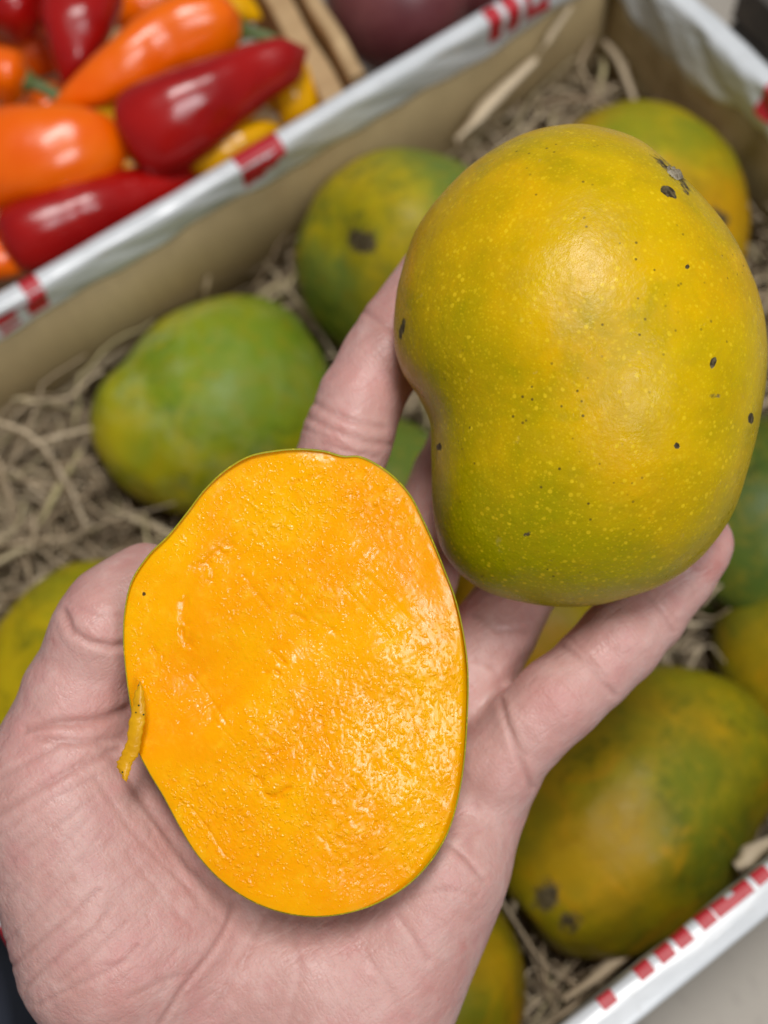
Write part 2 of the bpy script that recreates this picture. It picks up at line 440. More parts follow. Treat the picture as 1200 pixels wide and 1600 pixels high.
# fragments of large red lettering, broken by the fold
printed('liner', s_of(-60, 525, A, B), s_of(64, 448, A, B), 1.5, 6.0, ['##.##.##', '##....##', '##.##.##', '##.#####'], rl)
printed('liner', s_of(40, 462, A, B), s_of(66, 447, A, B), 6.0, 16.0, ['#'], rl)
printed('liner', s_of(-60, 525, A, B), s_of(-25, 503, A, B), 6.0, 16.0, ['#'], rl)
printed('liner', s_of(372, 262, A, B), s_of(438, 222, A, B), 6.0, 15.0, ['#'], rl)
printed('liner', s_of(372, 262, A, B), s_of(436, 222, A, B), 2.4, 6.0, ['###...', '#####.', '######'], rl)
printed('liner', s_of(752, 24, A, B), s_of(845, -32, A, B), 2.5, 13.0, ['##.##.####', '##.##.#..#', '##.##.##.#', '##.##.#..#'], rl)
def ffold(s): return 1.5+1.1*math.exp(-((s-0.16)/0.12)**2)+0.1*math.sin(s*40)
RPROF_l = RPROF['liner']
rr = rim_strip('liner', (xf, yw-0.1), (xf, yn+0.1), (-1, 0), WT+0.15, 1.8, 3.0, wav=0.16, seed=4, foldfn=ffold)
A, B = (xf, yw-0.1), (xf, yn+0.1)
sr = s_of(1192, 140, A, B)
printed('liner', sr, sr+0.09, 3.0, 13.0, ['####.##', '####.##', '###..##', '####.##'], rr)
rb = rim_strip('liner', (xf, yn), (xn, yn), (0, 1), 0.95, 1.2, 3.0, wav=0.05, seed=7, bow=0.05)
A, B = (xf, yn), (xn, yn)
def chk(x0, y0, x1, y1, k0=5.6, k1=10.0):
    a, b = sorted((s_of(x0, y0, A, B), s_of(x1, y1, A, B))); printed('liner', a, b, k0, k1, ['##', '##'], rb)
for (x, y) in ((955, 1572), (1014, 1527), (1047, 1501), (1075, 1478), (1112, 1449), (1136, 1430), (1169, 1403), (1197, 1380), (1228, 1356), (1262, 1330)):
    chk(x-11, y+8, x+11, y-8)
chk(1128, 1437, 1172, 1402, 8.2, 10.0)
rf = rim_strip('liner', (xn, yn+0.1), (xn, yw-0.1), (1, 0), WT, 1.2, 3.0, seed=9)
A, B = (xn, yn+0.1), (xn, yw-0.1); sf = s_of(0, 1460, A, B)
printed('liner', sf-0.045, sf+0.006, 2.0, 19.0, ['######'], rf)

# ------------------------------------------------------------------ mango bodies
def mango_body(R3, nu=168, nv=120, lump=0.02, seed=0, kidney=0.12, beak=0.25, point=0.1):
    """unit-ish mango: x = length axis (stem at +x), z = thickness; returns verts (local) and faces"""
    V = []; Fc = []
    th = np.linspace(0, math.pi, nv); ph = np.linspace(0, 2*math.pi, nu, endpoint=False)
    T, Ph = np.meshgrid(th, ph, indexing='ij')
    x = np.cos(T); s = np.sin(T)**0.93
    y = s*np.cos(Ph); z = s*np.sin(Ph)
    wid = 1-point*np.clip(-x, 0, 1)+0.06*x
    y = y*wid + kidney*(x**2-0.35); z = z*(wid*0.98)
    # the sinus and small beak on one side of the blossom end
    bk = np.exp(-((x+0.72)**2/0.03+(Ph-0)**2/0.5)); y = y+beak*0.3*bk
    sn = np.exp(-((x+0.42)**2/0.03))*np.clip(np.cos(Ph), 0, 1); y = y-beak*0.12*sn
    x = x-0.07*np.exp(-(T/0.20)**2)                      # stem hollow
    P = np.stack([x, y, z], -1).reshape(-1, 3)
    P = P*(1+lump*fbm(P+seed*3.1, 1.6, seed, 3)[:, None])
    P = P*np.array(R3)
    Fc = gridfaces(nv, nu)
    return P, Fc, np.stack([x, y, z], -1).reshape(-1, 3)

def frame(axis, up):
    x = _n(axis); z = np.array(up, float); z = _n(z-x*z.dot(x)); y = np.cross(z, x); return np.stack([x, y, z], 1)

BGM = []          # (centre, 3x3, radii) of every mango in the carton, for the straw
def bg_mango(label, tail, head, zc, R3, cols, up=(0,0,1), seed=0, scar=None, tints=(), gb=0.5, stem_dark=1.0, bloom=0.0):
    """tail / head: pixels of the blossom and stem ends; zc: height of the centre above the carton floor"""
    (tx, ty, *tz), (hx, hy, *hz) = tail, head
    a = pz(tx, ty, tz[0] if tz else zc); b = pz(hx, hy, hz[0] if hz else zc); cen = (a+b)/2
    Fm = frame(b-a, up)
    P, Fc, U = mango_body(R3, seed=seed, lump=0.035)
    W = cen + P@Fm.T
    lo_b = np.array([xn+WT+0.25, yn+WT+0.15, 0.12]); hi_b = np.array([xf-WT-0.25, yw-WT-0.25, 99])
    sh = np.maximum(0, lo_b-W.min(0))-np.maximum(0, W.max(0)-hi_b)      # keep the fruit inside the carton
    if np.abs(sh).max() > 0: print('shift', label[:30], sh.round(2))
    cen = cen+sh; W = W+sh
    tint = np.zeros((len(W), 3))
    px = cpx(w2c(W)); wob = fbm(W, 0.55, seed+5, 3)
    nrm_front = ((W-cen)@(CAM-cen)) > 0
    for (x, y, rad, ch, amt) in tints:
        d = np.hypot(px[:,0]-x, px[:,1]-y)/rad
        tint[:, ch] = np.maximum(tint[:, ch], amt*np.where(nrm_front, sstep(1.35, 0.25, d+(0.35 if ch == 2 else 0.45)*fbm(W, 1.5 if ch == 2 else 0.6, seed+int(x), 3)), 0))
    stem = sstep(0.15, 0.07, np.hypot(U[:,1]-0.08, U[:,2]))*(U[:,0] > 0.5)*stem_dark
    tint[:, 2] = np.maximum(tint[:, 2], stem)
    o = mesh('mango', W, Fc, mango_mat('mango_skin', *cols, gbias=gb, seed=seed*0.37+0.2, fine=False, rough=0.40, bloom=bloom), attrs={'tint': tint})
    tag(o, label, 'mango', 'mangoes bedded in the straw of the carton')
    BGM.append((cen, Fm, np.array(R3)))
    return o
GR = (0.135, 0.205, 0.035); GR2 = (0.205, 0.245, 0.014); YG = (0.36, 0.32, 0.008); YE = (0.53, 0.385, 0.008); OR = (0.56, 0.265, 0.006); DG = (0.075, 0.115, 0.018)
bg_mango('green mango with a yellow lower end against the long carton wall', (180, 733), (488, 555), 5.0, (4.45, 3.95, 3.6), ((0.18, 0.29, 0.02), (0.31, 0.36, 0.010), (0.58, 0.46, 0.01)), up=(0.2, -0.1, 1), seed=3, gb=0.47,
         tints=((400, 560, 130, 0, 0.8), (170, 700, 60, 1, 0.8), (230, 760, 70, 1, 0.35), (215, 700, 38, 0, 0.75), (470, 620, 70, 0, 0.4)), stem_dark=0.2, bloom=0.40)
bg_mango('yellow-green mango showing its round grey stem scar beside the held mango', (715, 408, 4.6), (548, 372, 8.2), 6.5, (4.25, 4.2, 3.85), (GR, YG, YE), up=(0, 1, 0.6), seed=8, gb=0.47,
         tints=((563, 376, 24, 2, 1.0), (700, 240, 90, 0, 0.9), (490, 500, 90, 0, 0.7), (640, 340, 60, 1, 0.25)), stem_dark=0.0)
bg_mango('orange-yellow mango with green shoulder in the far carton corner', (1125, 420, 5.4), (975, 205, 6.6), 6.0, (4.2, 3.7, 3.5), (GR2, YE, OR), up=(0.3, -0.3, 1), seed=12, gb=0.42,
         tints=((980, 170, 90, 0, 0.75), (1080, 215, 40, 0, 0.8), (1120, 340, 90, 1, 0.9), (1118, 345, 22, 2, 0.9)), stem_dark=0.1)
bg_mango('large mottled olive and orange mango by the checked carton rim', (1164, 1112), (834, 1430), 5.4, (5.1, 3.85, 3.6), ((0.135, 0.155, 0.010), (0.30, 0.245, 0.006), (0.46, 0.235, 0.005)), up=(0.1, 0.1, 1), seed=21, gb=0.50,  # olive and orange skin, darkened overall to hold the hand's shade
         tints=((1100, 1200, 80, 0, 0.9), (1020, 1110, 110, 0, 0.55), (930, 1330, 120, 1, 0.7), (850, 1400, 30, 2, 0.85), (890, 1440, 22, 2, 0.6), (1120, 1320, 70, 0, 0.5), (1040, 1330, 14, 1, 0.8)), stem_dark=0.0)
bg_mango('dark green mango behind the tip of the little finger', (1262, 720), (1142, 900), 4.6, (4.1, 3.6, 3.4), (DG, (0.10, 0.15, 0.02), (0.16, 0.20, 0.014)), seed=25, gb=0.6, tints=((1170, 850, 90, 0, 0.8),))  # dark green skin, deepened further with painted shade from the hand
bg_mango('shaded olive mango between the green and the mottled one', (1222, 990), (1345, 1090), 4.2, (3.9, 3.3, 3.2), ((0.12, 0.14, 0.012), (0.28, 0.24, 0.008), (0.44, 0.24, 0.006)), seed=29, gb=0.50, tints=((1150, 960, 50, 0, 0.8), (1190, 1040, 50, 1, 0.4)))  # olive colours lowered as well: shade under the hand put into them
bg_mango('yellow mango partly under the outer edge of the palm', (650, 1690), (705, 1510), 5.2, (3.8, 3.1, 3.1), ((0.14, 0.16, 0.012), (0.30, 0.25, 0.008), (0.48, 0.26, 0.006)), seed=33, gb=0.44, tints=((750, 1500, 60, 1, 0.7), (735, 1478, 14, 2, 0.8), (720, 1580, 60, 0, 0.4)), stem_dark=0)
bg_mango('yellow-green mango at the short carton wall behind the thumb', (-40, 1210), (120, 1010), 5.8, (4.0, 3.1, 3.1), (GR2, (0.42, 0.36, 0.006), (0.60, 0.42, 0.006)), seed=37, gb=0.40, tints=((90, 920, 50, 0, 0.5), (10, 1080, 50, 1, 0.4)), stem_dark=0.1)
bg_mango('green mango seen through the gap between index and middle finger', (560, 880), (620, 740), 3.6, (3.7, 3.1, 3.0), (GR, GR2, YG), seed=41, gb=0.56, tints=((630, 700, 70, 0, 0.8),), stem_dark=0)
bg_mango('yellow mango glimpsed between ring and little finger', (790, 1010), (870, 900), 3.7, (3.8, 3.1, 3.1), (YG, YE, OR), seed=45, gb=0.36, stem_dark=0)

# ------------------------------------------------------------------ mango held in the fingers
OUT = [(875,199),(930,203),(985,222),(1035,262),(1085,312),(1130,365),(1160,425),(1180,480),(1190,545),(1188,610),(1178,675),(1160,745),(1135,815),(1090,875),(1030,918),(960,942),(890,951),(820,944),(755,925),(712,893),(686,850),(675,790),(672,720),(670,662),(652,618),(628,580),(615,535),(614,470),(626,415),(648,360),(685,308),(735,258),(800,218)]
DM, HT = 27.6, 3.45
cx, cy = 905, 580
ol = catmull(OUT, 720); ang = np.arctan2(ol[:,1]-cy, ol[:,0]-cx); rad = np.hypot(ol[:,0]-cx, ol[:,1]-cy)
order = np.argsort(ang); ang = ang[order]; rad = rad[order]
nu, nv = 420, 300
ph = np.linspace(-math.pi, math.pi, nu, endpoint=False)
r_sharp = np.interp(ph, ang, rad, period=2*math.pi)
ker = np.exp(-np.linspace(-3, 3, 91)**2/1.6); ker /= ker.sum()
r_soft = np.convolve(np.tile(r_sharp, 3), ker, 'same')[nu:2*nu]
th = np.linspace(0, math.pi, nv)
T, Ph = np.meshgrid(th, ph, indexing='ij')
sT = np.sin(T); kk = sT**5
Rr = (r_soft[None,:]*(1-kk)+r_sharp[None,:]*kk)*sT**0.92*0.992
sc_px = DM/F
X = Rr*np.cos(Ph)*sc_px; Y = Rr*np.sin(Ph)*sc_px
Z = -np.cos(T)*HT
# thickness leans: fuller towards the stem shoulder (top right), flatter at the sinus
Z = Z*(1+0.06*(X*0.5-Y*0.6)/4)
Z = np.where(Z > 0, Z*0.92, Z)
P = np.stack([X, Y, Z], -1).reshape(-1, 3)
P = P*(1+0.010*fbm(P, 0.55, 3, 3)[:, None])
C = P + cpt(cx, cy, DM)
Fc = gridfaces(nv, nu, True)
px = cpx(C); front = P[:,2] < 0.9
tint = np.zeros((len(C), 3)); wob = fbm(P, 1.1, 9, 4); wob2 = fbm(P, 4.5, 19, 3)
def blot(x, y, rx, ry, ch, amt, ang=0.0, wb=0.35, soft=0.5):
    ca, sa = math.cos(ang), math.sin(ang); dx = px[:,0]-x; dy = px[:,1]-y
    d = np.hypot((dx*ca+dy*sa)/rx, (-dx*sa+dy*ca)/ry)+(wb*wob if ch < 2 else (wb+0.35)*wob2)
    tint[:, ch] = np.maximum(tint[:, ch], amt*np.where(front, sstep(1+soft, 1-soft, d), 0))
for a in ((720,600,90,150,0,.60), (740,840,140,120,0,.85), (860,900,240,90,0,.85), (700,420,80,120,0,.30), (780,700,120,120,0,.35), (930,320,80,60,0,.18), (1110,830,90,80,0,.55), (840,800,60,40,0,.7),
          (1010,640,130,100,1,.42), (960,240,120,50,1,.30), (1090,330,60,60,1,.25), (1060,720,90,120,1,.30), (700,300,60,80,1,.25)): blot(*a)
for a in ((1050,268,32,7,2,.6,0.72,.5,.6), (1072,293,16,5,2,.6,0.9,.5,.6), (1044,299,13,7,2,.95,0.6,.15,.3), (1074,417,4,4,2,.9,0,.1,.4), (1058,697,4,5,2,.9,0.3,.1,.4), (1115,566,5,10,2,.9,0.4,.2,.4), (1173,653,4,8,2,1,0,.1,.4),
          (686,699,4,6,2,1,0,.1,.4), (627,520,4,18,2,.7,0.15,.3,.5), (820,835,3,9,2,.5,1.2,.3,.5), (1118,620,10,4,2,.35,0,.4,.6), (842,868,22,8,2,.33,.4,.5,.7)): blot(*a)
W = c2w(C)
M_HELD = mango_mat('held_mango_skin', (0.29, 0.275, 0.0), (0.62, 0.425, 0.0), (0.70, 0.39, 0.0), gbias=0.40, seed=1.7, rough=0.29)
HELD = tag(mesh('mango', W, Fc, M_HELD, attrs={'tint': tint}),
           'whole golden-yellow kidney-shaped mango with freckled skin held up on the fingertips', 'mango')
HELD_C = cpt(cx, cy, DM)

# stem scar: a small corky ring standing on the shoulder
def surf_near(x, y):
    d = np.hypot(px[:,0]-x, px[:,1]-y)+np.where(P[:,2] < 1.2, 0, 1e6); return int(np.argmin(d))
M_CORK = simple('dry_stem_cork', (0.16, 0.12, 0.07), (0.42, 0.36, 0.26), 700, 0.8, 0.8, 900)
i0 = surf_near(1052, 268); nrm0 = _n(P[i0]*np.array([1, 1, 1.3])); fr = frame(np.cross(nrm0, (0.7, 0.7, 0)), nrm0)
V = []; K1, K2 = 36, 9
for i in range(K1):
    a = 2*math.pi*i/K1
    for j in range(K2):
        b = j/(K2-1)
        r = 0.42*b+0.03*math.sin(a*5)*b; hgt = 0.06*math.exp(-((b-0.6)/0.22)**2)+0.02*math.sin(a*7+b*9)-0.05*b**4-0.01
        V.append(C[i0]+fr@np.array([r*math.cos(a)*1.0, r*math.sin(a)*0.55, hgt]))
Fq = [[i*K2+j, i*K2+j+1, ((i+1) % K1)*K2+j+1, ((i+1) % K1)*K2+j] for i in range(K1) for j in range(K2-1)]
mesh('stem_scar', c2w(np.array(V)), Fq, M_CORK, HELD)

# ------------------------------------------------------------------ cut mango half
HO = [(435,704),(470,702),(505,705),(535,713),(562,714),(590,727),(618,748),(642,776),(662,815),(678,850),(694,890),(711,935),(724,990),(731,1050),(730,1120),(725,1190),(715,1250),(699,1302),(672,1347),(634,1385),(585,1413),(535,1428),(485,1432),(435,1424),(388,1405),(345,1375),(308,1335),(280,1290),(256,1245),(232,1205),(213,1165),(206,1115),(198,1060),(193,1005),(195,955),(206,908),(232,868),(264,836),(293,800),(320,765),(352,735),(390,713)]
DH = 25.6
seg, ring = 560, 210
ho = catmull(HO, seg); hc = np.array([455.0, 1075.0])
def hplane(px_):     # pixel on the (tilted) cut plane -> camera cm
    d = DH + (px_[:,0]-455)*0.0006 + (px_[:,1]-1075)*0.0001
    return np.stack([(px_[:,0]-600)/F*d, (px_[:,1]-800)/F*d, d], 1)
tt = (np.arange(ring)/(ring-1))**0.85
G = hc[None,None,:]+(ho[None,:,:]-hc)*(tt[:,None,None]*0.9970)
pxf = G.reshape(-1, 2); Cf = hplane(pxf)
rr_ = np.repeat(tt, seg)
P3 = np.stack([pxf[:,0]/75, pxf[:,1]/75, np.zeros(len(pxf))], 1)      # about centimetres
h = np.zeros(len(pxf))
h += -0.020*np.maximum(0, (pxf[:,0]-455)/75)**2*(0.15+0.85*sstep(860, 1080, pxf[:,1]))-0.004*(np.maximum(0, 800-pxf[:,1])/75)**2-0.008*sstep(0.95, 1.0, rr_)      # right edge rolls over
# soft basin top left, bounded by a curved knife step
step = [(150,1190),(230,1165),(330,1125),(385,1075),(430,1035),(500,1005),(590,985),(700,960)]
sx = np.array([p[0] for p in step]); sy = np.array([p[1] for p in step])
below = pxf[:,1]-np.interp(pxf[:,0], sx, sy)
h += 0.06*np.tanh(below/24)*sstep(640, 420, pxf[:,0])+0.02*np.tanh(below/30)
h -= 0.11*np.exp(-((pxf[:,0]-330)/120)**2-((pxf[:,1]-1060)/60)**2)
h += 0.05*np.exp(-((pxf[:,0]-560)/150)**2-((pxf[:,1]-1180)/140)**2)
h += 0.06*fbm(P3, 0.6, 2, 2)
grain = np.clip(0.30+0.75*sstep(0, 120, below)*sstep(1400, 1300, pxf[:,1])+0.6*np.exp(-((pxf[:,0]-600)/90)**2-((pxf[:,1]-770)/50)**2)+0.45*np.exp(-((pxf[:,0]-440)/160)**2-((pxf[:,1]-800)/80)**2)-0.5*np.exp(-((pxf[:,0]-290)/90)**2-((pxf[:,1]-1170)/50)**2)-0.35*sstep(560, 690, pxf[:,0])*sstep(980, 880, pxf[:,1])+0.35*fbm(P3, 0.8, 31, 2), 0.05, 1)
grain *= sstep(0.995, 0.95, rr_)
a_ = 0.6; Pr = np.stack([P3[:,0]*math.cos(a_)+P3[:,1]*math.sin(a_), (-P3[:,0]*math.sin(a_)+P3[:,1]*math.cos(a_))*0.6, P3[:,2]], 1)
h += (0.25+0.75*grain)*(0.007*vnoise(Pr, 5, 4)+0.004*vnoise(P3, 12, 5))+grain*0.003*vnoise(P3, 25, 6)
tf = np.zeros((len(pxf), 3)); tf[:, 1] = grain
for ln, w, dp in (([(425,1018),(446,1036)],4,.07), ([(436,1052),(430,1048),(414,1050)],4,.05), ([(404,1215),(422,1248),(440,1246)],5,.07), ([(425,1245),(455,1230)],4,.06), ([(290,985),(296,1010)],5,.05), ([(240,1015),(252,1028)],4,.06), ([(290,940),(285,985),(300,1005)],10,.04), ([(395,1130),(440,1170)],4,.035), ([(420,1180),(470,1160)],4,.03), ([(330,905),(322,880),(350,860)],9,.045), ([(560,1215),(575,1240)],4,.05), ([(590,1190),(600,1215)],4,.05),
                  ([(500,1120),(515,1170)],3,.03), ([(380,900),(420,950)],4,.025), ([(460,960),(520,985)],5,.03), ([(300,890),(360,850)],8,.03), ([(610,1180),(640,1210)],4,.04), ([(440,760),(500,740)],4,.02)):
    g_ = np.exp(-(pline(pxf, ln)/w)**2)
    g_ = g_*np.clip(0.75+0.9*vnoise(P3, 9, 44), 0, 1.2); h -= 0.6*dp*g_; tf[:, 0] = np.maximum(tf[:, 0], 0.6*g_)
tf[:, 0] = np.maximum(tf[:, 0], 0.55*np.exp(-((below+18)/26)**2)*sstep(560, 380, pxf[:,0])*sstep(200, 300, pxf[:,0]))
tf[:, 0] = np.maximum(tf[:, 0], 0.5*sstep(560, 690, pxf[:,0])*sstep(960, 860, pxf[:,1]))
tf[:, 0] = np.maximum(tf[:, 0], 0.45*sstep(1310, 1400, pxf[:,1]))
for k in range(26):
    rk = random.Random(100+k); x0 = rk.uniform(250, 600); y0 = rk.uniform(800, 1360); L_ = rk.uniform(25, 110); aa = rk.choice([-0.62, -0.55, 0.85, 0.9])+rk.uniform(-0.12, 0.12)
    g_ = np.exp(-(pline(pxf, [(x0, y0), (x0+L_*0.5*math.cos(aa)+3, y0+L_*0.5*math.sin(aa)), (x0+L_*math.cos(aa), y0+L_*math.sin(aa))])/rk.uniform(2.0, 4.5))**2)
    h -= rk.uniform(0.004, 0.014)*g_
tf[:, 2] = np.exp(-(np.hypot(pxf[:,0]-225, pxf[:,1]-928)/4)**2)
Cf = Cf*(1-(h/Cf[:,2])[:,None])
Fc = gridfaces(ring, seg)
HALF = empty('cut_mango_half', c2w(cpt(455, 1075, 28.3)))
tag(HALF, 'cut mango cheek with wet bright orange flesh facing up, lying in the palm', 'mango')
mesh('flesh', c2w(Cf), Fc, M_FLESH, HALF, attrs={'tint': tf})
# skin shell behind
sring = 60; HD = 2.65
Cs = []
rim_ = hplane(ho); cen_ = hplane(hc[None])[0]
for i in range(sring):
    a = i/(sring-1)*math.pi/2
    if i == 0: q = cen_+(rim_-cen_)*1.004; q[:, 2] = rim_[:, 2]+0.02
    q = cen_+(rim_-cen_)*(1.0045*math.cos(a)**0.85 if i < sring-1 else 0.002); q = q.copy(); q[:, 2] += HD*math.sin(a)**1.15+0.025
    Cs.append(q)
lip = cen_+(rim_-cen_)*0.9965; lip[:, 2] += 0.0 
lip2 = cen_+(rim_-cen_)*1.001; lip2[:, 2] -= 0.006
Cs = np.concatenate([lip, lip2]+Cs)
nr = sring+2
Fc = gridfaces(nr, seg)
tn = np.zeros((len(Cs), 3)); tn[:, 0] = 0.5
M_HSKIN = mango_mat('cut_mango_skin', (0.26, 0.27, 0.006), (0.50, 0.40, 0.008), (0.60, 0.38, 0.01), gbias=0.5, seed=2.9)
mesh('skin', c2w(Cs), Fc, M_HSKIN, HALF, attrs={'tint': tn})
# a loose shred of peel hanging from the left edge
def ribbon(pts, widths, thick, n=60, twist=0.0):
    """pts camera cm; returns verts, faces of a thin solid strip facing the camera"""
    pts = np.array(pts, float); k = len(pts); u = np.linspace(0, k-1, n)
    q = np.stack([np.interp(u, range(k), pts[:,c]) for c in range(3)], 1)
    for _ in range(6): q[1:-1] = (q[:-2]+2*q[1:-1]+q[2:])/4
    w = np.interp(u, range(k), widths); V = []; Fq = []
    for i in range(n):
        tg = _n(q[min(n-1, i+1)]-q[max(0, i-1)]); side = _n(np.cross(tg, (math.sin(twist*i/n), 0.15, -1))); up = np.cross(side, tg)
        ww = w[i]*(1+0.08*math.sin(i*0.37+1)+0.10*math.sin(i*0.83)*math.sin(i*0.21)+0.06*math.sin(i*1.9))
        for (s_, u_) in ((-1, -1), (-0.4, -1.25), (0.4, -1.25), (1, -1), (1, 1), (-1, 1)): V.append(q[i]+side*s_*ww/2+up*u_*thick/2)
    for i in range(n-1):
        for j in range(6): Fq.append([i*6+j, i*6+(j+1) % 6, (i+1)*6+(j+1) % 6, (i+1)*6+j])
    Fq += [[5,4,3,2,1,0], [(n-1)*6+j for j in range(6)]]
    return np.array(V), Fq
t = NT('peel_shred_skin'); o_ = t.obj()
c_ = t.ramp(t.noise(o_, 160, 3), (0.3, (0.62, 0.28, 0.0)), (0.7, (0.84, 0.42, 0.0)))
vv = t.n('TexVoronoi', None, Vector=o_, Scale=900.0)
c_ = t.mix(t.math('MULTIPLY', t.mapr(vv.outputs['Distance'], 0.12, 0.24, 1, 0), t.mapr(t.n('SeparateColor', None, Color=vv.outputs['Color']).outputs[0], 0.45, 0.5)), c_, (0.06, 0.05, 0.01))
t.P(Base_Color=c_, Roughness=0.35, Normal=t.bump(t.noise(o_, 500, 3), 0.5, 0.0006))
dpl = DH-0.45
PL = [(217,1064),(212,1080),(207,1100),(202,1130),(197,1160),(190,1180),(182,1190),(185,1204),(192,1217)]      # torn left edge
PR = [(219,1065),(225,1080),(227,1100),(226,1128),(221,1160),(215,1182),(207,1193),(201,1210),(199,1223)]      # torn right edge
nr_, nc_ = 49, 9; u = np.linspace(0, len(PL)-1, nr_); PL = np.array(PL, float); PR = np.array(PR, float)
top = []; bot = []
for i in range(nr_):
    L_ = np.array([np.interp(u[i], range(len(PL)), PL[:, c]) for c in (0, 1)]); R_ = np.array([np.interp(u[i], range(len(PR)), PR[:, c]) for c in (0, 1)])
    L_ = L_+np.array([1.1*math.sin(i*1.7)+0.8*math.sin(i*0.6), 0]); R_ = R_+np.array([0.9*math.sin(i*2.1+1)+0.7*math.sin(i*0.5), 0])
    for j in range(nc_):
        f = j/(nc_-1); q2 = L_*(1-f)+R_*f; dd = dpl-0.05-0.05*math.sin(math.pi*f)-0.04*math.sin(u[i]*0.9)+0.10*(u[i]/8)**3
        top.append(cpt(q2[0], q2[1], dd)); bot.append(cpt(q2[0], q2[1], dd+0.035))
NV = nr_*nc_; Fq = []
for i in range(nr_-1):
    for j in range(nc_-1):
        k = i*nc_+j; Fq += [[k, k+nc_, k+nc_+1, k+1], [NV+k, NV+k+1, NV+k+nc_+1, NV+k+nc_]]
    for j, sg in ((0, 1), (nc_-1, -1)):
        k = i*nc_+j; f4 = [k, NV+k, NV+k+nc_, k+nc_]; Fq.append(f4 if sg > 0 else f4[::-1])
for i, sg in ((0, -1), (nr_-1, 1)):
    for j in range(nc_-1):
        k = i*nc_+j; f4 = [k, NV+k, NV+k+1, k+1]; Fq.append(f4 if sg > 0 else f4[::-1])
mesh('peel_shred', c2w(np.array(top+bot)), Fq, t.m, HALF)

# ------------------------------------------------------------------ the hand
def cap(p, a, b, ra, rb, flat=None):
    ab = b-a; L2 = ab@ab; q = p-a
    tq = np.clip((q@ab)/L2, 0, 1)
    d = q-tq[..., None]*ab
    if flat is not None:                       # flatten along an axis
        ax, f = flat; c = d@ax; d = d+(c*(1/f-1))[..., None]*ax
    return np.sqrt((d*d).sum(-1))-(ra+(rb-ra)*tq)
def smin(a, b, k):
    hh = np.clip(0.5+0.5*(b-a)/k, 0, 1); return b+(a-b)*hh-k*hh*(1-hh)
Q = lambda x, y, d: cpt(x, y, d).astype(np.float32)
ZA = np.array([0, 0, 1], np.float32)
FINGERS = [   # (points with radius), blend between joints
    [((508,850,29.5),1.15), ((527,735,29.35),1.02), ((562,625,29.4),0.97), ((622,515,29.75),0.89), ((672,435,30.1),0.80)],
    [((628,950,30.1),1.10), ((668,840,30.9),1.00), ((706,745,31.5),0.96), ((770,600,31.9),0.90), ((815,500,31.9),0.78)],
    [((722,1085,29.7),1.05), ((775,985,30.1),0.98), ((818,905,30.9),0.94), ((905,770,31.7),0.88), ((970,680,31.7),0.78)],
    [((775,1195,28.6),1.02), ((828,1135,28.5),0.95), ((928,1043,28.75),0.93), ((1010,958,29.1),0.89), ((1062,898,29.3),0.80), ((1098,846,29.3),0.68)],
]
THUMB = [((95,1185,27.5),1.48), ((120,1090,27.5),1.18), ((150,1020,27.5),1.07), ((178,952,27.6),0.98), ((228,905,27.9),0.80)]
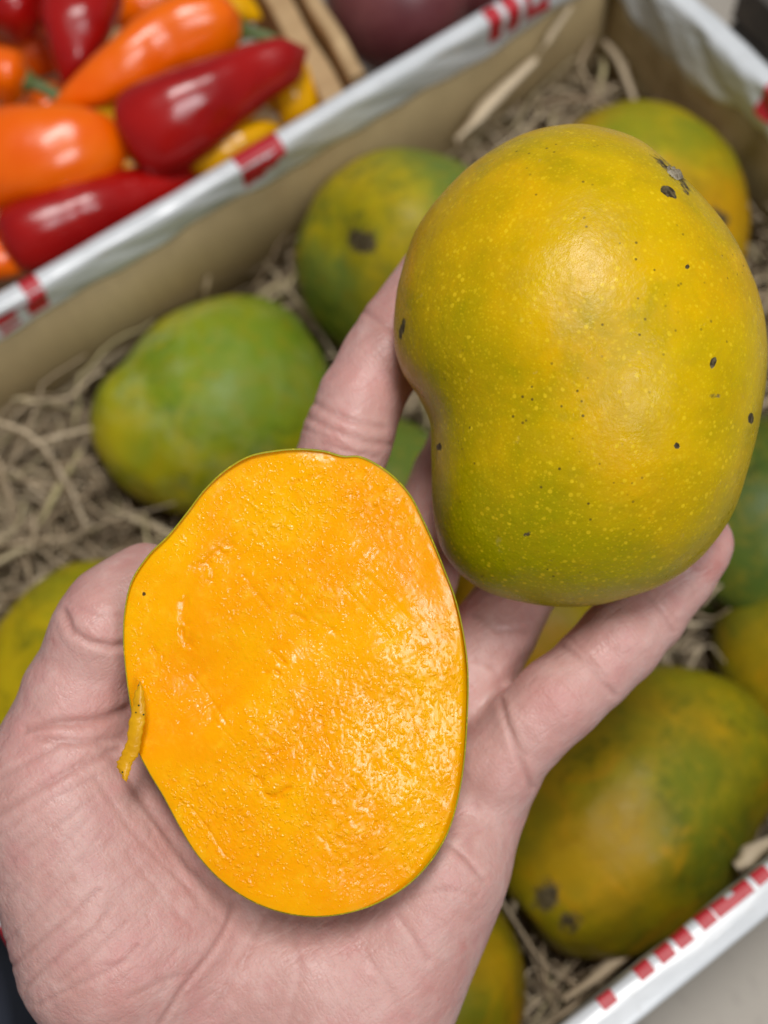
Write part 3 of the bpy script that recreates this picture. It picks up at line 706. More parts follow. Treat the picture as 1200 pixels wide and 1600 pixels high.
def hand_sdf(p):
    p = p.astype(np.float32)
    # palm: metacarpal fan
    W0 = Q(300, 1820, 28.6); W1 = Q(470, 1830, 28.6)
    d = cap(p, W0, Q(500, 860, 30.0), 1.6, 1.15)
    d = smin(d, cap(p, Q(380, 1820, 28.8), Q(620, 960, 30.6), 1.5, 1.15), 0.9)
    d = smin(d, cap(p, W1, Q(715, 1095, 30.1), 1.5, 1.1), 0.9)
    d = smin(d, cap(p, Q(520, 1800, 28.4), Q(765, 1215, 28.9), 1.5, 1.08), 0.9)
    # heel of the hand
    d = smin(d, cap(p, Q(540, 1620, 28.0), Q(690, 1370, 28.1), 1.70, 1.30), 0.8)          # hypothenar
    d = smin(d, cap(p, Q(330, 1530, 28.2), Q(480, 1520, 28.2), 1.75, 1.75), 0.9)
    d = smin(d, cap(p, Q(182, 1480, 27.6), Q(108, 1260, 27.6), 2.15, 1.95), 0.9)          # thenar
    d = smin(d, cap(p, Q(255, 1420, 27.9), Q(180, 1260, 28.2), 1.75, 1.5), 0.8)
    d = smin(d, cap(p, Q(105, 1200, 27.7), Q(480, 900, 30.6), 1.1, 0.55), 0.9)            # web of the thumb
    # wrist and forearm
    d = smin(d, cap(p, Q(262, 1700, 28.6), Q(265, 2150, 29.4), 1.9, 2.1), 1.0)
    d = smin(d, cap(p, Q(480, 1720, 28.6), Q(440, 2150, 29.4), 2.0, 2.2), 1.0)
    for f in FINGERS:
        g = None
        for (a, ra), (b, rb_) in zip(f[:-1], f[1:]):
            c = cap(p, Q(*a), Q(*b), ra, rb_)
            g = c if g is None else smin(g, c, 0.12)
        d = smin(d, g, 0.30)
    # webs between finger roots
    g = None
    for (a, ra), (b, rb_) in zip(THUMB[:-1], THUMB[1:]):
        c = cap(p, Q(*a), Q(*b), ra, rb_); g = c if g is None else smin(g, c, 0.15)
    d = smin(d, g, 0.45)
    # finger pads
    for (x, y, z, r) in ((545,680,29.25,0.93), (600,560,29.45,0.86), (870,1092,28.45,0.88), (968,1000,28.75,0.86), (1088,862,29.1,0.66), (160,985,27.25,1.0), (208,928,27.6,0.76)):
        d = smin(d, np.sqrt(((p-Q(x, y, z))**2).sum(-1))-r, 0.35)
    # soft skin yields to the fruit that rests on it
    e = p-HELD_C.astype(np.float32); e = e/np.array([3.95, 5.15, 3.3], np.float32)
    le = np.sqrt((e*e).sum(-1)); d = -smin(-d, (le-1)*3.6-0.02, 0.12)
    e = p-cpt(460, 1072, DH+0.1).astype(np.float32); e = e/np.array([3.5, 4.72, 2.72], np.float32)
    le = np.sqrt((e*e).sum(-1)); d = np.where(e[..., 2] > -0.6, -smin(-d, (le-1)*2.9-0.02, 0.10), d)
    return d

def surface_nets(fn, lo, hi, h):
    lo = np.array(lo); n = np.ceil((np.array(hi)-lo)/h).astype(int)+1
    ax = [lo[i]+h*np.arange(n[i]) for i in range(3)]
    B = 5; nb = np.ceil(n/B).astype(int)
    cc = [lo[i]+h*(np.arange(nb[i])*B+(B-1)/2) for i in range(3)]
    Dc = fn(np.stack(np.meshgrid(*cc, indexing='ij'), -1))
    D = np.repeat(np.repeat(np.repeat(Dc, B, 0), B, 1), B, 2)[:n[0], :n[1], :n[2]].copy()
    near = np.abs(Dc) < h*B*1.35
    near = np.repeat(np.repeat(np.repeat(near, B, 0), B, 1), B, 2)[:n[0], :n[1], :n[2]]
    ii = np.argwhere(near)
    for k0 in range(0, len(ii), 200000):
        q_ = ii[k0:k0+200000]; D[tuple(q_.T)] = fn(lo+q_*h)
    S = D < 0
    cnt = sum(S[a:n[0]-1+a, b:n[1]-1+b, c:n[2]-1+c].astype(np.int8) for a in (0,1) for b in (0,1) for c in (0,1))
    act = np.argwhere((cnt > 0) & (cnt < 8))
    idx = np.full(np.array(n)-1, -1, np.int64); idx[tuple(act.T)] = np.arange(len(act))
    acc = np.zeros((len(act), 3)); num = np.zeros(len(act))
    cor = [(a,b,c) for a in (0,1) for b in (0,1) for c in (0,1)]
    for a in cor:
        for k in range(3):
            if a[k]: continue
            b = list(a); b[k] = 1
            da = D[act[:,0]+a[0], act[:,1]+a[1], act[:,2]+a[2]]; db = D[act[:,0]+b[0], act[:,1]+b[1], act[:,2]+b[2]]
            mk = (da < 0) != (db < 0); tq = np.where(mk, da/np.where(mk, da-db, 1), 0)
            off = np.array(a, float)[None]+tq[:,None]*np.eye(3)[k]
            acc += off*mk[:,None]; num += mk
    V = lo+(act+acc/num[:,None])*h
    Fq = []
    for k in range(3):
        i, j = (k+1) % 3, (k+2) % 3
        sl0 = [slice(None)]*3; sl1 = [slice(None)]*3; sl0[k] = slice(0, -1); sl1[k] = slice(1, None)
        ed = np.argwhere(S[tuple(sl0)] != S[tuple(sl1)])
        ed = ed[(ed[:,i] > 0) & (ed[:,j] > 0) & (ed[:,i] < n[i]-1) & (ed[:,j] < n[j]-1)]
        flip = S[tuple(ed.T)]
        ei = np.eye(3, dtype=int)[i]; ej = np.eye(3, dtype=int)[j]
        q = np.stack([idx[tuple((ed-ei-ej).T)], idx[tuple((ed-ej).T)], idx[tuple(ed.T)], idx[tuple((ed-ei).T)]], 1)
        q[~flip] = q[~flip][:, ::-1]
        Fq.append(q)
    return V, np.concatenate(Fq)

lo = cpt(-120, 380, 27.0); hi = cpt(1180, 2130, 29.0)
V, Fq = surface_nets(hand_sdf, (lo[0]-0.5, lo[1]-0.5, 24.3), (hi[0]+0.3, hi[1], 33.6), 0.115)
me = bpy.data.meshes.new('tmp'); me.from_pydata(V.tolist(), [], Fq.tolist()); me.update()
ob = bpy.data.objects.new('tmp', me); col.objects.link(ob)
md = ob.modifiers.new('s', 'SUBSURF'); md.levels = 1; md.render_levels = 1
dg = bpy.context.evaluated_depsgraph_get(); ev = ob.evaluated_get(dg); m2 = ev.to_mesh()
nV = len(m2.vertices); V = np.empty(nV*3); m2.vertices.foreach_get('co', V); V = V.reshape(-1, 3)
Fq = np.empty(len(m2.polygons)*4, int); m2.polygons.foreach_get('vertices', Fq); Fq = Fq.reshape(-1, 4)
ev.to_mesh_clear(); bpy.data.objects.remove(ob); bpy.data.meshes.remove(me)
def grad(p, e=0.03):
    g = np.stack([hand_sdf(p+np.eye(3)[k]*e)-hand_sdf(p-np.eye(3)[k]*e) for k in range(3)], -1); return g/np.maximum(np.linalg.norm(g, axis=-1, keepdims=True), 1e-6)
g = grad(V)
inb = V[:,1] < hi[1]-0.3
V = V-g*(np.clip(hand_sdf(V), -0.03, 0.03)*inb)[:, None]
N = grad(V)
hp = cpx(V); facing = sstep(0.1, -0.3, N[:,2])
dz = np.zeros(nV); tint = np.zeros((nV, 3))
CREASE = [  # polyline px, width px, depth cm, stain
    ([(100,955),(112,985),(140,1003),(175,1010),(200,1008)], 6, .085, .9), ([(108,940),(150,958),(195,962)], 5, .02, .2),
    ([(40,1140),(85,1130),(130,1128),(165,1122),(200,1108)], 7, .09, .9), ([(55,1152),(110,1160),(150,1158),(196,1150)], 6, .06, .6),
    ([(-10,1275),(60,1232),(120,1198),(185,1170)], 6, .06, .6), ([(-10,1310),(70,1255),(150,1215)], 4, .03, .3), ([(0,1215),(40,1190),(90,1165)], 5, .04, .4),
    ([(160,1165),(215,1235),(270,1310),(320,1370),(365,1412)], 10, .05, .5), ([(190,1190),(250,1285),(300,1355)], 7, .04, .4), ([(150,1215),(200,1290),(260,1355),(310,1400)], 5, .025, .3),
    ([(370,1405),(350,1455),(322,1498),(285,1545),(250,1600)], 5, .055, .8), ([(415,1430),(398,1465),(370,1520),(330,1590)], 5, .03, .4), ([(300,1520),(260,1530),(200,1560)], 4, .02, .3),
    ([(20,1508),(70,1465),(115,1428),(155,1390)], 4.5, .045, .6), ([(40,1540),(95,1490),(150,1450),(175,1415)], 4.5, .04, .6), ([(90,1535),(140,1495),(200,1440)], 4, .03, .45), ([(60,1570),(140,1530),(190,1505),(215,1480)], 4.5, .04, .5), ([(0,1480),(60,1420),(110,1370)], 4, .025, .3),
    ([(70,1390),(130,1340),(160,1300)], 4, .02, .3), ([(150,1510),(210,1500),(245,1465)], 4, .025, .4), ([(10,1400),(80,1340),(140,1280)], 4, .02, .25), ([(20,1345),(90,1290),(150,1245)], 4, .025, .3),
    ([(230,1290),(300,1400),(340,1440)], 5, .02, .2), ([(200,1330),(260,1410),(300,1450)], 5, .018, .2),
    ([(700,1318),(730,1342),(756,1375)], 5, .05, .7), ([(620,1430),(650,1470),(668,1500)], 5, .03, .35), ([(640,1400),(700,1390),(745,1400)], 5, .02, .25), ([(540,1450),(600,1530),(640,1600)], 6, .02, .2), ([(455,1440),(470,1520),(450,1600)], 6, .02, .2), ([(490,1440),(520,1510)], 5, .015, .2),
    ([(783,1095),(795,1140),(812,1185),(832,1230)], 5, .06, .6), ([(800,1140),(806,1160),(822,1180)], 4, .02, .3), ([(735,1330),(745,1250),(760,1200)], 10, .02, .2), ([(790,1290),(740,1300),(720,1330)], 5, .02, .2),
    ([(868,1000),(895,1020),(918,1036),(938,1062),(960,1085)], 5, .045, .55), ([(880,985),(912,1018),(950,1060)], 4, .02, .3), ([(990,905),(1012,930),(1035,955),(1052,985)], 5, .035, .4), ([(1000,895),(1030,930),(1060,972)], 4, .015, .2),
    ([(482,625),(510,640),(545,655),(600,668)], 5, .05, .55), ([(478,650),(520,672),(570,690),(610,695)], 5, .04, .45), ([(470,668),(530,690)], 4, .025, .3), ([(558,480),(590,500),(625,520)], 5, .04, .4), ([(500,690),(560,710),(590,715)], 4, .03, .3),
    ([(740,960),(775,985),(820,985)], 5, .03, .35), ([(740,1030),(775,1045)], 5, .03, .3), ([(768,1040),(782,1060),(780,1100)], 5, .02, .3),
]
for ln, w, dp, st in CREASE:
    dd = pline(hp, ln); g_ = np.exp(-(dd/w)**2)*facing
    dz -= dp*g_*0.78; dz += 0.18*dp*np.exp(-((dd-2.2*w)/(1.6*w))**2)*facing
    tint[:, 1] = np.maximum(tint[:, 1], st*np.exp(-(dd/(w*0.8))**2)*facing)
# fine parallel skin folds on the thumb mound, soft lumps everywhere
ca, sa = math.cos(-0.75), math.sin(-0.75)
al = hp[:,0]*ca+hp[:,1]*sa; ac = -hp[:,0]*sa+hp[:,1]*ca
rn = vnoise(np.stack([al/160, ac/13, np.zeros(nV)], 1), 1.0, 61); rn2 = vnoise(np.stack([ac/140, al/11, np.ones(nV)], 1), 1.0, 67)
then = np.exp(-((hp[:,0]-140)/150)**2-((hp[:,1]-1380)/180)**2)
dz += facing*(-0.010*np.exp(-(rn/0.16)**2)*(0.25+then) - 0.008*np.exp(-(rn2/0.14)**2)*(0.35+0.6*then))
tint[:, 1] = np.maximum(tint[:, 1], facing*0.22*np.exp(-(rn/0.12)**2)*(0.2+then))
dz += 0.030*fbm(V, 0.8, 71, 3)+0.010*fbm(V, 2.6, 73, 2)
for (x, y, r, a) in ((160,1110,70,.7), (60,1160,70,.5), (200,1500,60,.5), (170,1560,60,.4), (330,1480,70,.35), (640,1560,80,.3), (560,1500,60,.3), (860,1095,60,.7), (790,1200,45,.5), (950,1010,50,.4), (1100,850,60,.6), (560,600,60,.5), (520,680,40,.5), (600,470,50,.4), (120,930,60,.45), (40,1230,50,.35), (245,1340,60,.4), (1050,910,50,.3), (740,1150,50,.3), (800,950,60,.3), (700,1420,60,.25)):
    tint[:, 0] = np.maximum(tint[:, 0], a*np.exp(-(np.hypot(hp[:,0]-x, hp[:,1]-y)/r)**2)*(0.75+0.5*fbm(V, 1.2, 81, 3)))
V = V+N*dz[:, None]
HAND = empty('person', c2w(cpt(340, 1900, 30.5)))
tag(HAND, 'left hand held palm up with spread fingers, thumb curled in beside the cut mango', 'person')
HB = mesh('hand', c2w(V), np.ascontiguousarray(Fq[:, ::-1]), M_SKIN, HAND, attrs={'tint': np.clip(tint, 0, 1)})
# check winding: flip if normals point inward
mm = HB.data; f0 = mm.polygons[len(mm.polygons)//2]
fc = np.array(mm.vertices[f0.vertices[0]].co)*100+np.array(HB.location)*100
nw = RW@N[f0.vertices[0]]
if np.dot(np.array(f0.normal), nw) < 0: mm.flip_normals()

# ------------------------------------------------------------------ straw bedding
def strand(rng, p, L, w, curl, zmax, flat=0.25):
    """curly ribbon as a 4-sided tube; world cm"""
    n = 11; a = rng.uniform(0, 2*math.pi); q = [np.array(p)]; da = rng.normal(0, curl); el = rng.normal(0, 0.22)
    for i in range(n-1):
        a += da*0.25+rng.normal(0, curl*0.4); el = el*0.8+rng.normal(0, 0.16)
        q.append(q[-1]+np.array([math.cos(a)*math.cos(el), math.sin(a)*math.cos(el), math.sin(el)])*L/(n-1))
    return np.array(q)
def clear_of_fruit(q):
    q = q.copy()
    for cen, Fm, R in BGM:
        l = (q-cen)@Fm; l[:, 1] *= 1; s = np.linalg.norm(l/(R*1.04+0.08), axis=1); ins = s < 1
        if ins.any():
            l[ins] /= s[ins][:, None]; q[ins] = cen+l[ins]@Fm.T
    return q
ix0, ix1, iy0, iy1 = xn+WT+0.35, xf-WT-0.35, yn+0.95, yw-WT-0.35
rng = np.random.default_rng(5)
SV = []; SF = []; ST = []
def unit(v): return v/np.maximum(np.linalg.norm(v, axis=-1, keepdims=True), 1e-9)
def strands(Q_, w, tn, flat, tw):
    """Q_ (S,n,3) centre lines -> verts, faces, tint of thin four-sided blades"""
    Q_ = np.asarray(Q_, float); S_, n = Q_.shape[:2]; w = np.asarray(w)[:, None]; tw = np.asarray(tw)[:, None]; flat = np.asarray(flat)[:, None]
    tg = np.empty_like(Q_); tg[:, 1:-1] = Q_[:, 2:]-Q_[:, :-2]; tg[:, 0] = Q_[:, 1]-Q_[:, 0]; tg[:, -1] = Q_[:, -1]-Q_[:, -2]; tg = unit(tg+1e-6)
    i = np.arange(n)[None]
    ref = np.stack([np.sin(tw+i*0.22)*0.8, np.cos(tw+i*0.17)*0.7, np.ones_like(tw)+0*i], -1)
    sd = unit(np.cross(tg, ref)); up = np.cross(sd, tg)
    ww = w*(0.55+0.45*np.sin(np.pi*np.minimum(1, (i+1.5)/n)))
    V = np.stack([Q_+sd*(a_*ww/2)[..., None]+up*(b_*ww*flat/2)[..., None] for a_, b_ in ((1, 0.15), (0.2, 1), (-1, 0.1), (-0.2, -1))], 2).reshape(-1, 3)
    s_, k, j = np.meshgrid(np.arange(S_), np.arange(n-1), np.arange(4), indexing='ij'); b0 = s_*n*4+k*4; j2 = (j+1) % 4
    Fq = np.stack([b0+j, b0+j2, b0+4+j2, b0+4+j], -1).reshape(-1, 4)
    T_ = np.zeros((len(V), 3)); T_[:, 0] = np.repeat(np.asarray(tn), n*4)
    return V, Fq, T_
def inside_fruit(q):
    r = np.zeros(len(q), bool)
    for cen, Fm, R_ in BGM: r |= np.linalg.norm(((q-cen)@Fm)/(R_*1.0+0.05), axis=1) < 1
    return r
SQ = []; SW = []; SN = []; SFL = []; ST2 = []
for k in range(9500):
    x = rng.uniform(ix0, ix1); y = rng.uniform(iy0, iy1); z = 0.3+5.2*rng.uniform(0, 1)**0.6
    q = strand(rng, (x, y, z), rng.uniform(1.5, 8.0), 0, rng.choice([0.08, 0.2, 0.5, 1.0]), 5)
    q[:, 2] = np.clip(q[:, 2], 0.15, 6.1)
    q[:, 0] = np.clip(q[:, 0], ix0, ix1); q[:, 1] = np.clip(q[:, 1], iy0, iy1)
    ins = inside_fruit(q)
    if ins[0] or ins[1] or ins[2]: continue
    if ins.any():
        m_ = int(np.argmax(ins)); u = np.linspace(0, m_-1, 11); q = np.stack([np.interp(u, np.arange(11), q[:, c]) for c in range(3)], 1)
    SQ.append(q); SW.append(rng.choice([0.06, 0.09, 0.13, 0.19, 0.30], p=[.30,.32,.22,.11,.05])*rng.uniform(0.8, 1.2)); SN.append(rng.uniform(0, 1)); SFL.append(rng.uniform(0.06, 0.28)); ST2.append(rng.uniform(0, 6))
V, Fq_, T_ = strands(SQ, SW, SN, SFL, ST2)
tag(mesh('straw_bedding', V, Fq_, M_STRAW, smooth=True, attrs={'tint': T_}), 'tangled dry shredded straw lining the carton round the mangoes', 'straw', kind='stuff')

def stalk(label, pts, w, tn, tw=0.0, flat=0.35):
    P_ = np.array(pts, float); u = np.linspace(0, len(P_)-1, 24)
    q = np.stack([np.interp(u, range(len(P_)), P_[:, c]) for c in range(3)], 1)
    for _ in range(5): q[1:-1] = (q[:-2]+2*q[1:-1]+q[2:])/4
    V, Fq_, T_ = strands([q], [w], [tn], [flat], [tw])
    tag(mesh('straw_stalk', V, Fq_, M_STRAW, attrs={'tint': T_}), label, 'straw', 'single stalks lying on the straw bedding')
def pwall(x, y, gap=0.35):   # a pixel on the inside of the long wall
    r = RW@ray(x, y); return CAM+r*((yw-WT-gap-CAM[1])/r[1])
stalk('long flat straw stalk leaning in the far carton corner above the mangoes', [pwall(712, 218, 0.9), pwall(760, 168, 0.7), pwall(838, 92, 0.5)], 0.62, 0.72, flat=0.25)
stalk('thin straw stem rising from the flat stalk up the corner wall', [pwall(838, 90, 0.5), pwall(862, 55, 0.45), pwall(893, 10, 0.4)], 0.30, 0.7)
stalk('pale broad straw sliver beside the red checked rim', [pz(1148, 1352, 7.6), pz(1175, 1335, 7.7), pz(1215, 1310, 7.6)], 0.62, 0.75, flat=0.15)
stalk('straw blade pointing up between thumb and green mango', [pz(165, 790, 4.6), pz(215, 812, 5.0), pz(275, 838, 5.2)], 0.34, 0.8, flat=0.2)
stalk('curved straw loop resting by the long wall near the green mango', [pz(20, 715, 5.4), pz(55, 690, 5.9), pz(100, 680, 6.0), pz(150, 668, 5.6)], 0.24, 0.7)
stalk('yellowish straw stem crossing the bedding behind the thumb', [pz(60, 820, 5.2), pz(90, 765, 5.5), pz(125, 705, 5.6)], 0.26, 1.0)
stalk('bent straw tuft end poking up behind the green mango', [pwall(320, 472, 0.6), pwall(322, 452, 0.5), pwall(326, 430, 0.4)], 0.22, 0.6)
stalk('short straw end standing between the two green mangoes', [pz(440, 475, 6.3), pz(438, 460, 6.9), pz(442, 448, 7.2)], 0.30, 0.7)
stalk('straw blade lying along the near wall below the mottled mango', [pz(880, 1560, 5.0), pz(960, 1505, 5.6), pz(1060, 1430, 6.0)], 0.42, 0.55, flat=0.2)
stalk('straw blade curling past the dark green mango', [pz(1095, 945, 5.5), pz(1130, 905, 6.2), pz(1165, 890, 6.4), pz(1200, 900, 6.2)], 0.30, 0.5)
stalk('straw stem lying beside the orange-yellow mango in the corner', [pz(930, 150, 5.0), pz(905, 100, 5.6), pz(925, 60, 6.4)], 0.26, 0.4)
stalk('upright straw splinter at the stem end of the mottled mango', [pz(800, 1440, 5.0), pz(805, 1420, 5.6), pz(802, 1395, 6.0)], 0.22, 0.75)

# ------------------------------------------------------------------ peppers in the neighbouring crate
def tube(pts, radii, nu=40, n=48, sq=0.0, lob=0.0, seed=0):
    P_ = np.array(pts, float); kf = len(P_); u = np.linspace(0, kf-1, n)
    q = np.stack([np.interp(u, range(kf), P_[:, c]) for c in range(3)], 1)
    for _ in range(10): q[1:-1] = (q[:-2]+2*q[1:-1]+q[2:])/4
    rr = np.interp(u, np.linspace(0, kf-1, len(radii)), radii)
    for _ in range(2): rr[1:-1] = (rr[:-2]+2*rr[1:-1]+rr[2:])/4
    V = []; up = np.array([0.3, 0.2, 1.0])
    for i in range(n):
        tg = _n(q[min(n-1, i+1)]-q[max(0, i-1)]); s = _n(np.cross(tg, up)); w = np.cross(s, tg)
        for j in range(nu):
            a = 2*math.pi*j/nu; r = rr[i]*(1+lob*math.sin(3*a+seed+i*0.04)+0.5*lob*math.sin(2*a+seed*2+i*0.1))
            V.append(q[i]+(s*math.cos(a)+w*math.sin(a))*r)
    Fq = [[i*nu+j, i*nu+(j+1) % nu, (i+1)*nu+(j+1) % nu, (i+1)*nu+j] for i in range(n-1) for j in range(nu)]
    Fq += [list(range(nu))[::-1], [(n-1)*nu+j for j in range(nu)]]
    return V, Fq
def pep_mat(name, c1, c2): return simple(name, c1, c2, 40, 0.26, 0.10, 150, coat=0.05, sss=0.0)
MP = {'red': pep_mat('red_pepper_skin', (0.30, 0.003, 0.003), (0.42, 0.006, 0.004)), 'orange': pep_mat('orange_pepper_skin', (0.88, 0.115, 0.0), (0.94, 0.17, 0.0)), 'yellow': pep_mat('yellow_pepper_skin', (0.74, 0.34, 0.0), (0.84, 0.43, 0.002))}
M_STEM = simple('pepper_stem_green', (0.06, 0.10, 0.025), (0.16, 0.20, 0.06), 200, 0.55, 0.4, 400)
def pepper(label, colour, pts, rmax, stem=True, seed=0, prof=(0.30, 0.80, 0.98, 1.0, 0.96, 0.88, 0.76, 0.62, 0.46, 0.28, 0.03)):
    """pts: (px, py, z) from the stem end to the tip"""
    W_ = [pz(*p) for p in pts]
    V, Fq = tube(W_, [rmax*k for k in prof], lob=0.055, seed=seed)
    V = np.array(V); nz = fbm(V, 0.9, seed, 3); V = V+0.10*nz[:, None]*unit(V-V.mean(0))
    root = empty('pepper', (W_[0]+W_[-1])/2-np.array([0, 0, rmax])); tag(root, label, 'pepper', 'sweet peppers in the wooden crate')
    b = mesh('body', V, Fq, MP[colour], root)
    if stem:
        ax = _n(W_[0]-W_[1]); s0 = W_[0]+ax*0.02
        side = _n(np.cross(ax, (0, 0, 1))+0.01)
        V, Fq = tube([s0-ax*0.25, s0+ax*0.08, s0+ax*0.35, s0+ax*1.0+side*0.15, s0+ax*1.7+side*0.5], [0.10, rmax*0.48, rmax*0.30, 0.24, 0.20, 0.22, 0.24, 0.05], nu=14, n=24, lob=0.08, seed=seed)
        mesh('stem', V, Fq, M_STEM, root)
    return root
pepper('fat orange sweet pepper with blunt tip lying over the lower red one', 'orange', [(-170, 280, 9.8), (-60, 258, 10.2), (60, 247, 10.4), (140, 232, 10.3), (206, 218, 10.1)], 1.65, seed=1, prof=(0.3,0.8,0.98,1.0,1.0,0.99,0.97,0.92,0.80,0.58,0.05))
pepper('long curved orange sweet pepper above the glossy red one', 'orange', [(372, 48, 10.4), (320, 42, 10.8), (250, 62, 10.9), (165, 125, 10.7), (75, 175, 10.2)], 1.22, seed=2, prof=(0.5,0.9,1.0,1.0,0.98,0.92,0.84,0.74,0.6,0.4,0.05))
pepper('deep red pointed pepper with pale tip beside the carton rim', 'red', [(200, 222, 10.0), (250, 198, 10.5), (318, 158, 10.9), (395, 115, 11.0), (478, 78, 11.0)], 1.62, stem=False, seed=3, prof=(0.35,0.90,1.0,1.02,1.0,0.95,0.87,0.78,0.70,0.63,0.57,0.50,0.04))
pepper('dark red pepper lying low along the white carton rim', 'red', [(0, 382, 9.4), (60, 362, 9.6), (150, 328, 9.5), (230, 303, 9.1), (330, 272, 8.6)], 1.28, seed=4, prof=(0.35,0.9,1.0,1.0,0.98,0.95,0.9,0.82,0.7,0.5,0.05))
pepper('red pepper pointing down behind the long orange one', 'red', [(140, -60, 9.8), (132, -10, 9.9), (122, 40, 9.9), (112, 90, 9.7), (100, 130, 9.4)], 1.45, seed=5)
pepper('red pepper with its green stem at the crate corner', 'red', [(70, 20, 9.3), (20, 8, 9.6), (-40, 0, 9.6), (-110, -10, 9.3)], 1.3, seed=6)
pepper('small orange pepper end with dark green stem beside the fat orange pepper', 'orange', [(42, 128, 9.6), (10, 118, 9.8), (-50, 100, 9.8), (-120, 80, 9.5)], 1.05, seed=7)
pepper('orange pepper tip tucked under the low red pepper', 'orange', [(-100, 395, 9.0), (-40, 398, 9.2), (20, 405, 9.1), (62, 415, 8.8)], 1.0, seed=8)
pepper('yellow pepper under the pale tip of the red pointed one', 'yellow', [(410, 85, 9.0), (450, 120, 9.2), (462, 160, 9.1), (445, 200, 8.8)], 1.0, stem=False, seed=9, prof=(0.4,0.9,1,1,1,1,0.95,0.85,0.7,0.45,0.05))
pepper('bright yellow pepper squeezed against the carton wall', 'yellow', [(300, 262, 8.9), (345, 242, 9.2), (390, 218, 9.3), (440, 200, 9.0)], 0.9, stem=False, seed=10, prof=(0.4,0.9,1,1,1,1,0.95,0.85,0.7,0.45,0.05))
pepper('yellow pepper half hidden between fat orange and low red peppers', 'yellow', [(150, 280, 8.8), (200, 262, 9.0), (250, 255, 9.0), (290, 255, 8.8)], 0.95, stem=False, seed=11)
pepper('yellow pepper at the back by the wooden board', 'yellow', [(280, -40, 9.2), (320, -5, 9.4), (370, 12, 9.3), (410, 30, 9.0)], 1.0, seed=12)
rp = random.Random(3)
for i in range(9):
    x = rp.uniform(-60, 400); y = rp.uniform(-10, 380) if x < 120 else rp.uniform(-10, 300-0.55*(x-100)); a = rp.uniform(0, 6.28); c_ = rp.choice(['red', 'yellow', 'red', 'orange'])
    pts = [(x+math.cos(a)*k*60, y+math.sin(a)*k*60, 6.6-0.08*k*k) for k in (-1.5, -0.7, 0, 0.7, 1.5)]
    if max(p[1]+0.6*p[0] for p in pts) > 360: continue
    pepper('%s pepper deep in the crate under the others' % c_, c_, pts, 1.05, stem=False, seed=20+i)

# wooden crate board and red fruit beyond
M_WOOD = simple('pale_crate_wood', (0.36, 0.215, 0.095), (0.58, 0.39, 0.20), 60, 0.62, 0.4, 300, stretch=(0.25, 1, 1))
def board(name, a, b, thick, z0, z1, parent, seed=0):
    a = np.array(a[:2]); b = np.array(b[:2]); d = b-a; nrm = np.array([-d[1], d[0]])/np.linalg.norm(d); V = []; Fc = []; n = 12
    for i in range(n+1):
        q = a+d*i/n+nrm*0.04*math.sin(i*1.1+seed)
        for s_, z in ((0, z0), (thick, z0), (thick, z1-0.08), (thick-0.08, z1), (0.08, z1), (0, z1-0.08)): V.append((*(q+nrm*s_), z+0.02*math.sin(i*0.9+seed)))
    for i in range(n):
        for k in range(6): Fc.append([i*6+k, i*6+(k+1) % 6, (i+1)*6+(k+1) % 6, (i+1)*6+k])
    Fc += [[5,4,3,2,1,0], [n*6+k for k in range(6)]]
    return mesh(name, V, Fc, M_WOOD, parent, False)
pA = pz(572, 112, 10.6); pB = pz(440, -110, 10.6)
CR = empty('wooden_crate', ((pA+pB)/2)*np.array([1, 1, 0])+np.array([0, 0, -0.4])); tag(CR, 'pale wooden crate board holding the sweet peppers behind the mango carton', 'crate')
board('top_board', pA, pB, 0.55, 7.2, 10.6, CR, 1)
dv = _n((pB-pA)*np.array([1, 1, 0])); nv_ = np.array([-dv[1], dv[0], 0])
for sgn in (1,):
    qa = pA+nv_*0.75; qb = pB+nv_*0.75
    board('inner_board', qa, qb, 0.9, 4.6, 9.8, CR, 2)
V, Fc = boxmesh((0, 0, 0), (1, 1, 1))
xs = pz(-200, 300, 6)[0]
# crate bottom boards, end post
po = pA+nv_*0.75+dv*0.2
board('corner_post', po-dv*0.9, po, 0.9, -0.38, 7.1, CR, 3)
lo_ = np.array([pz(-260, 300, 4)[0], yw+0.9]); 
for k in range(6):
    y0 = yw+0.7+k*4.0; V, Fc = boxmesh((lo_[0]-6, y0, 2.2), (xf-12, y0+3.5, 2.8)); mesh('floor_board', V, Fc, M_WOOD, CR, False)
for xx in (lo_[0]-4, xf-16):
    V, Fc = boxmesh((xx, yw+0.7, -0.39), (xx+1.5, yw+24.2, 2.19)); mesh('skid', V, Fc, M_WOOD, CR, False)

def fruit(label, x, y, z, r, mat_, seed):
    cen = pz(x, y, z); P_, Fq, U = mango_body((r*0.94, r, r), nu=60, nv=40, lump=0.03, seed=seed, kidney=0.0, beak=0.0, point=0.0)
    tag(mesh('dark_red_fruit', cen+P_@frame((0.3, 0.2, 1), (1, 0, 0)).T, Fq, mat_), label, 'fruit', 'dark red round fruit beyond the wooden board')
M_PLUM = simple('dull_dark_red_fruit_skin', (0.13, 0.028, 0.034), (0.24, 0.08, 0.08), 30, 0.42, 0.2, 90, sss=0.05)
fruit('large dull dark red round fruit between wooden board and carton rim', 622, -2, 6.6, 3.0, M_PLUM, 1)
fruit('second dull dark red fruit half out of sight behind the carton corner', 752, -52, 6.2, 2.7, M_PLUM, 2)

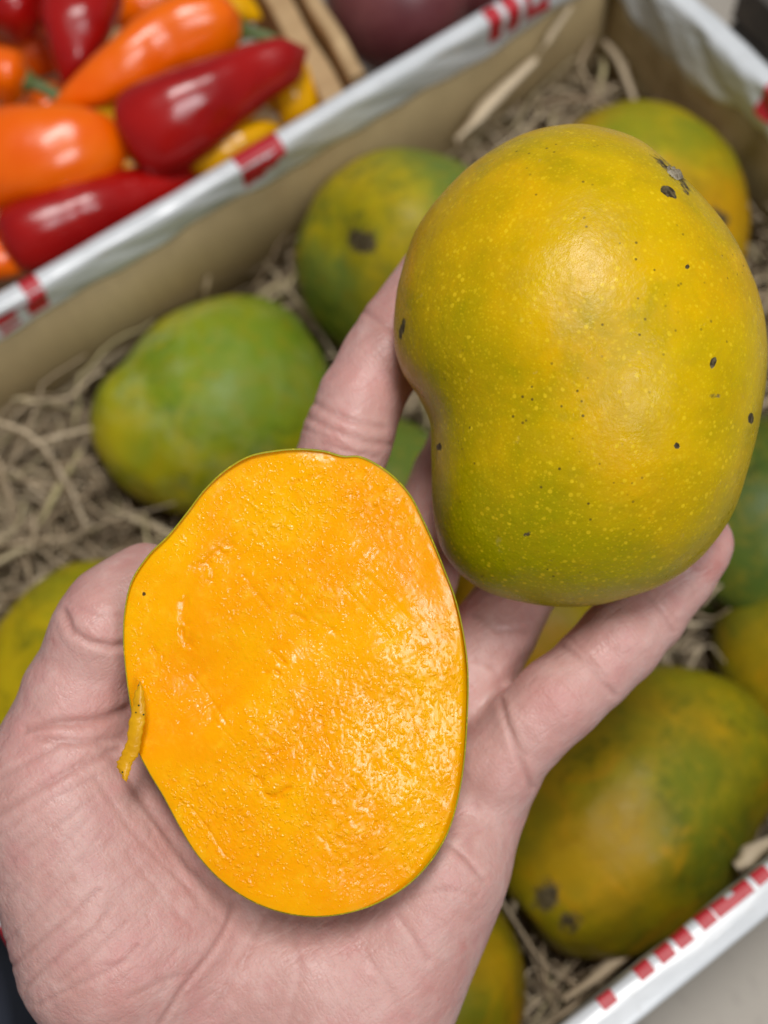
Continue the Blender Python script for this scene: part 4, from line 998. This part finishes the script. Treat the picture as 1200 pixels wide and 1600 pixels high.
# things beyond the far short wall and under the hand
M_DARK = simple('dark_weathered_bin', (0.05, 0.045, 0.04), (0.12, 0.10, 0.085), 60, 0.6, 0.3, 200)
M_GREY = simple('grey_counter_sheet', (0.36, 0.37, 0.36), (0.45, 0.46, 0.45), 20, 0.45, 0.1, 100)
q0 = pz(1215, 30, 5.0)
TR = empty('produce_tray', (q0[0]+8, q0[1]-8, -0.4)); tag(TR, 'dark slatted produce tray beyond the far end of the carton', 'tray')
for k in range(3):
    V, Fc = boxmesh((q0[0]-1.0, q0[1]-16, -0.35+k*2.4), (q0[0]-0.3, q0[1]+1.5, 1.65+k*2.4)); mesh('slat', V, Fc, M_DARK, TR, False)
V, Fc = boxmesh((q0[0]-0.29, q0[1]-16, -0.38), (q0[0]+16, q0[1]+1.5, 0.3)); mesh('tray_floor', V, Fc, M_DARK, TR, False)

M_NAVY = simple('navy_cotton_twill', (0.016, 0.020, 0.032), (0.028, 0.034, 0.052), 30, 0.85, 0.5, 900)
def trouser_tube(cx_, cy_):
    n, k = 60, 48; V = []
    for i in range(n):
        z = -82+i*1.56; r = 7.2+2.4*sstep(-60, 5, z)+0.25*math.sin(z*0.5)
        for j in range(k):
            a = 2*math.pi*j/k
            fold = 0.35*math.sin(a*5+z*0.13)+0.25*math.sin(z*0.55+2*math.sin(a*2))
            V.append((cx_+(r+fold)*math.cos(a), cy_+(r+fold)*0.95*math.sin(a), z))
    Fc = [[i*k+j, i*k+(j+1) % k, (i+1)*k+(j+1) % k, (i+1)*k+j] for i in range(n-1) for j in range(k)]
    Fc += [list(range(k))[::-1], [(n-1)*k+j for j in range(k)]]
    return V, Fc
V, Fc = trouser_tube(XE-9.9, pz(0, 1560, 5)[1]+0.5)
mesh('trouser_leg', V, Fc, M_NAVY, HAND)['label'] = 'dark navy trouser leg beside the carton'
M_FLOOR = simple('shop_floor_concrete', (0.20, 0.195, 0.185), (0.30, 0.29, 0.275), 12, 0.7, 0.2, 90)
V, Fc = boxmesh((-400, -400, -84), (400, 400, -82.2)); tag(mesh('floor', V, Fc, M_FLOOR, smooth=False), kind='structure')
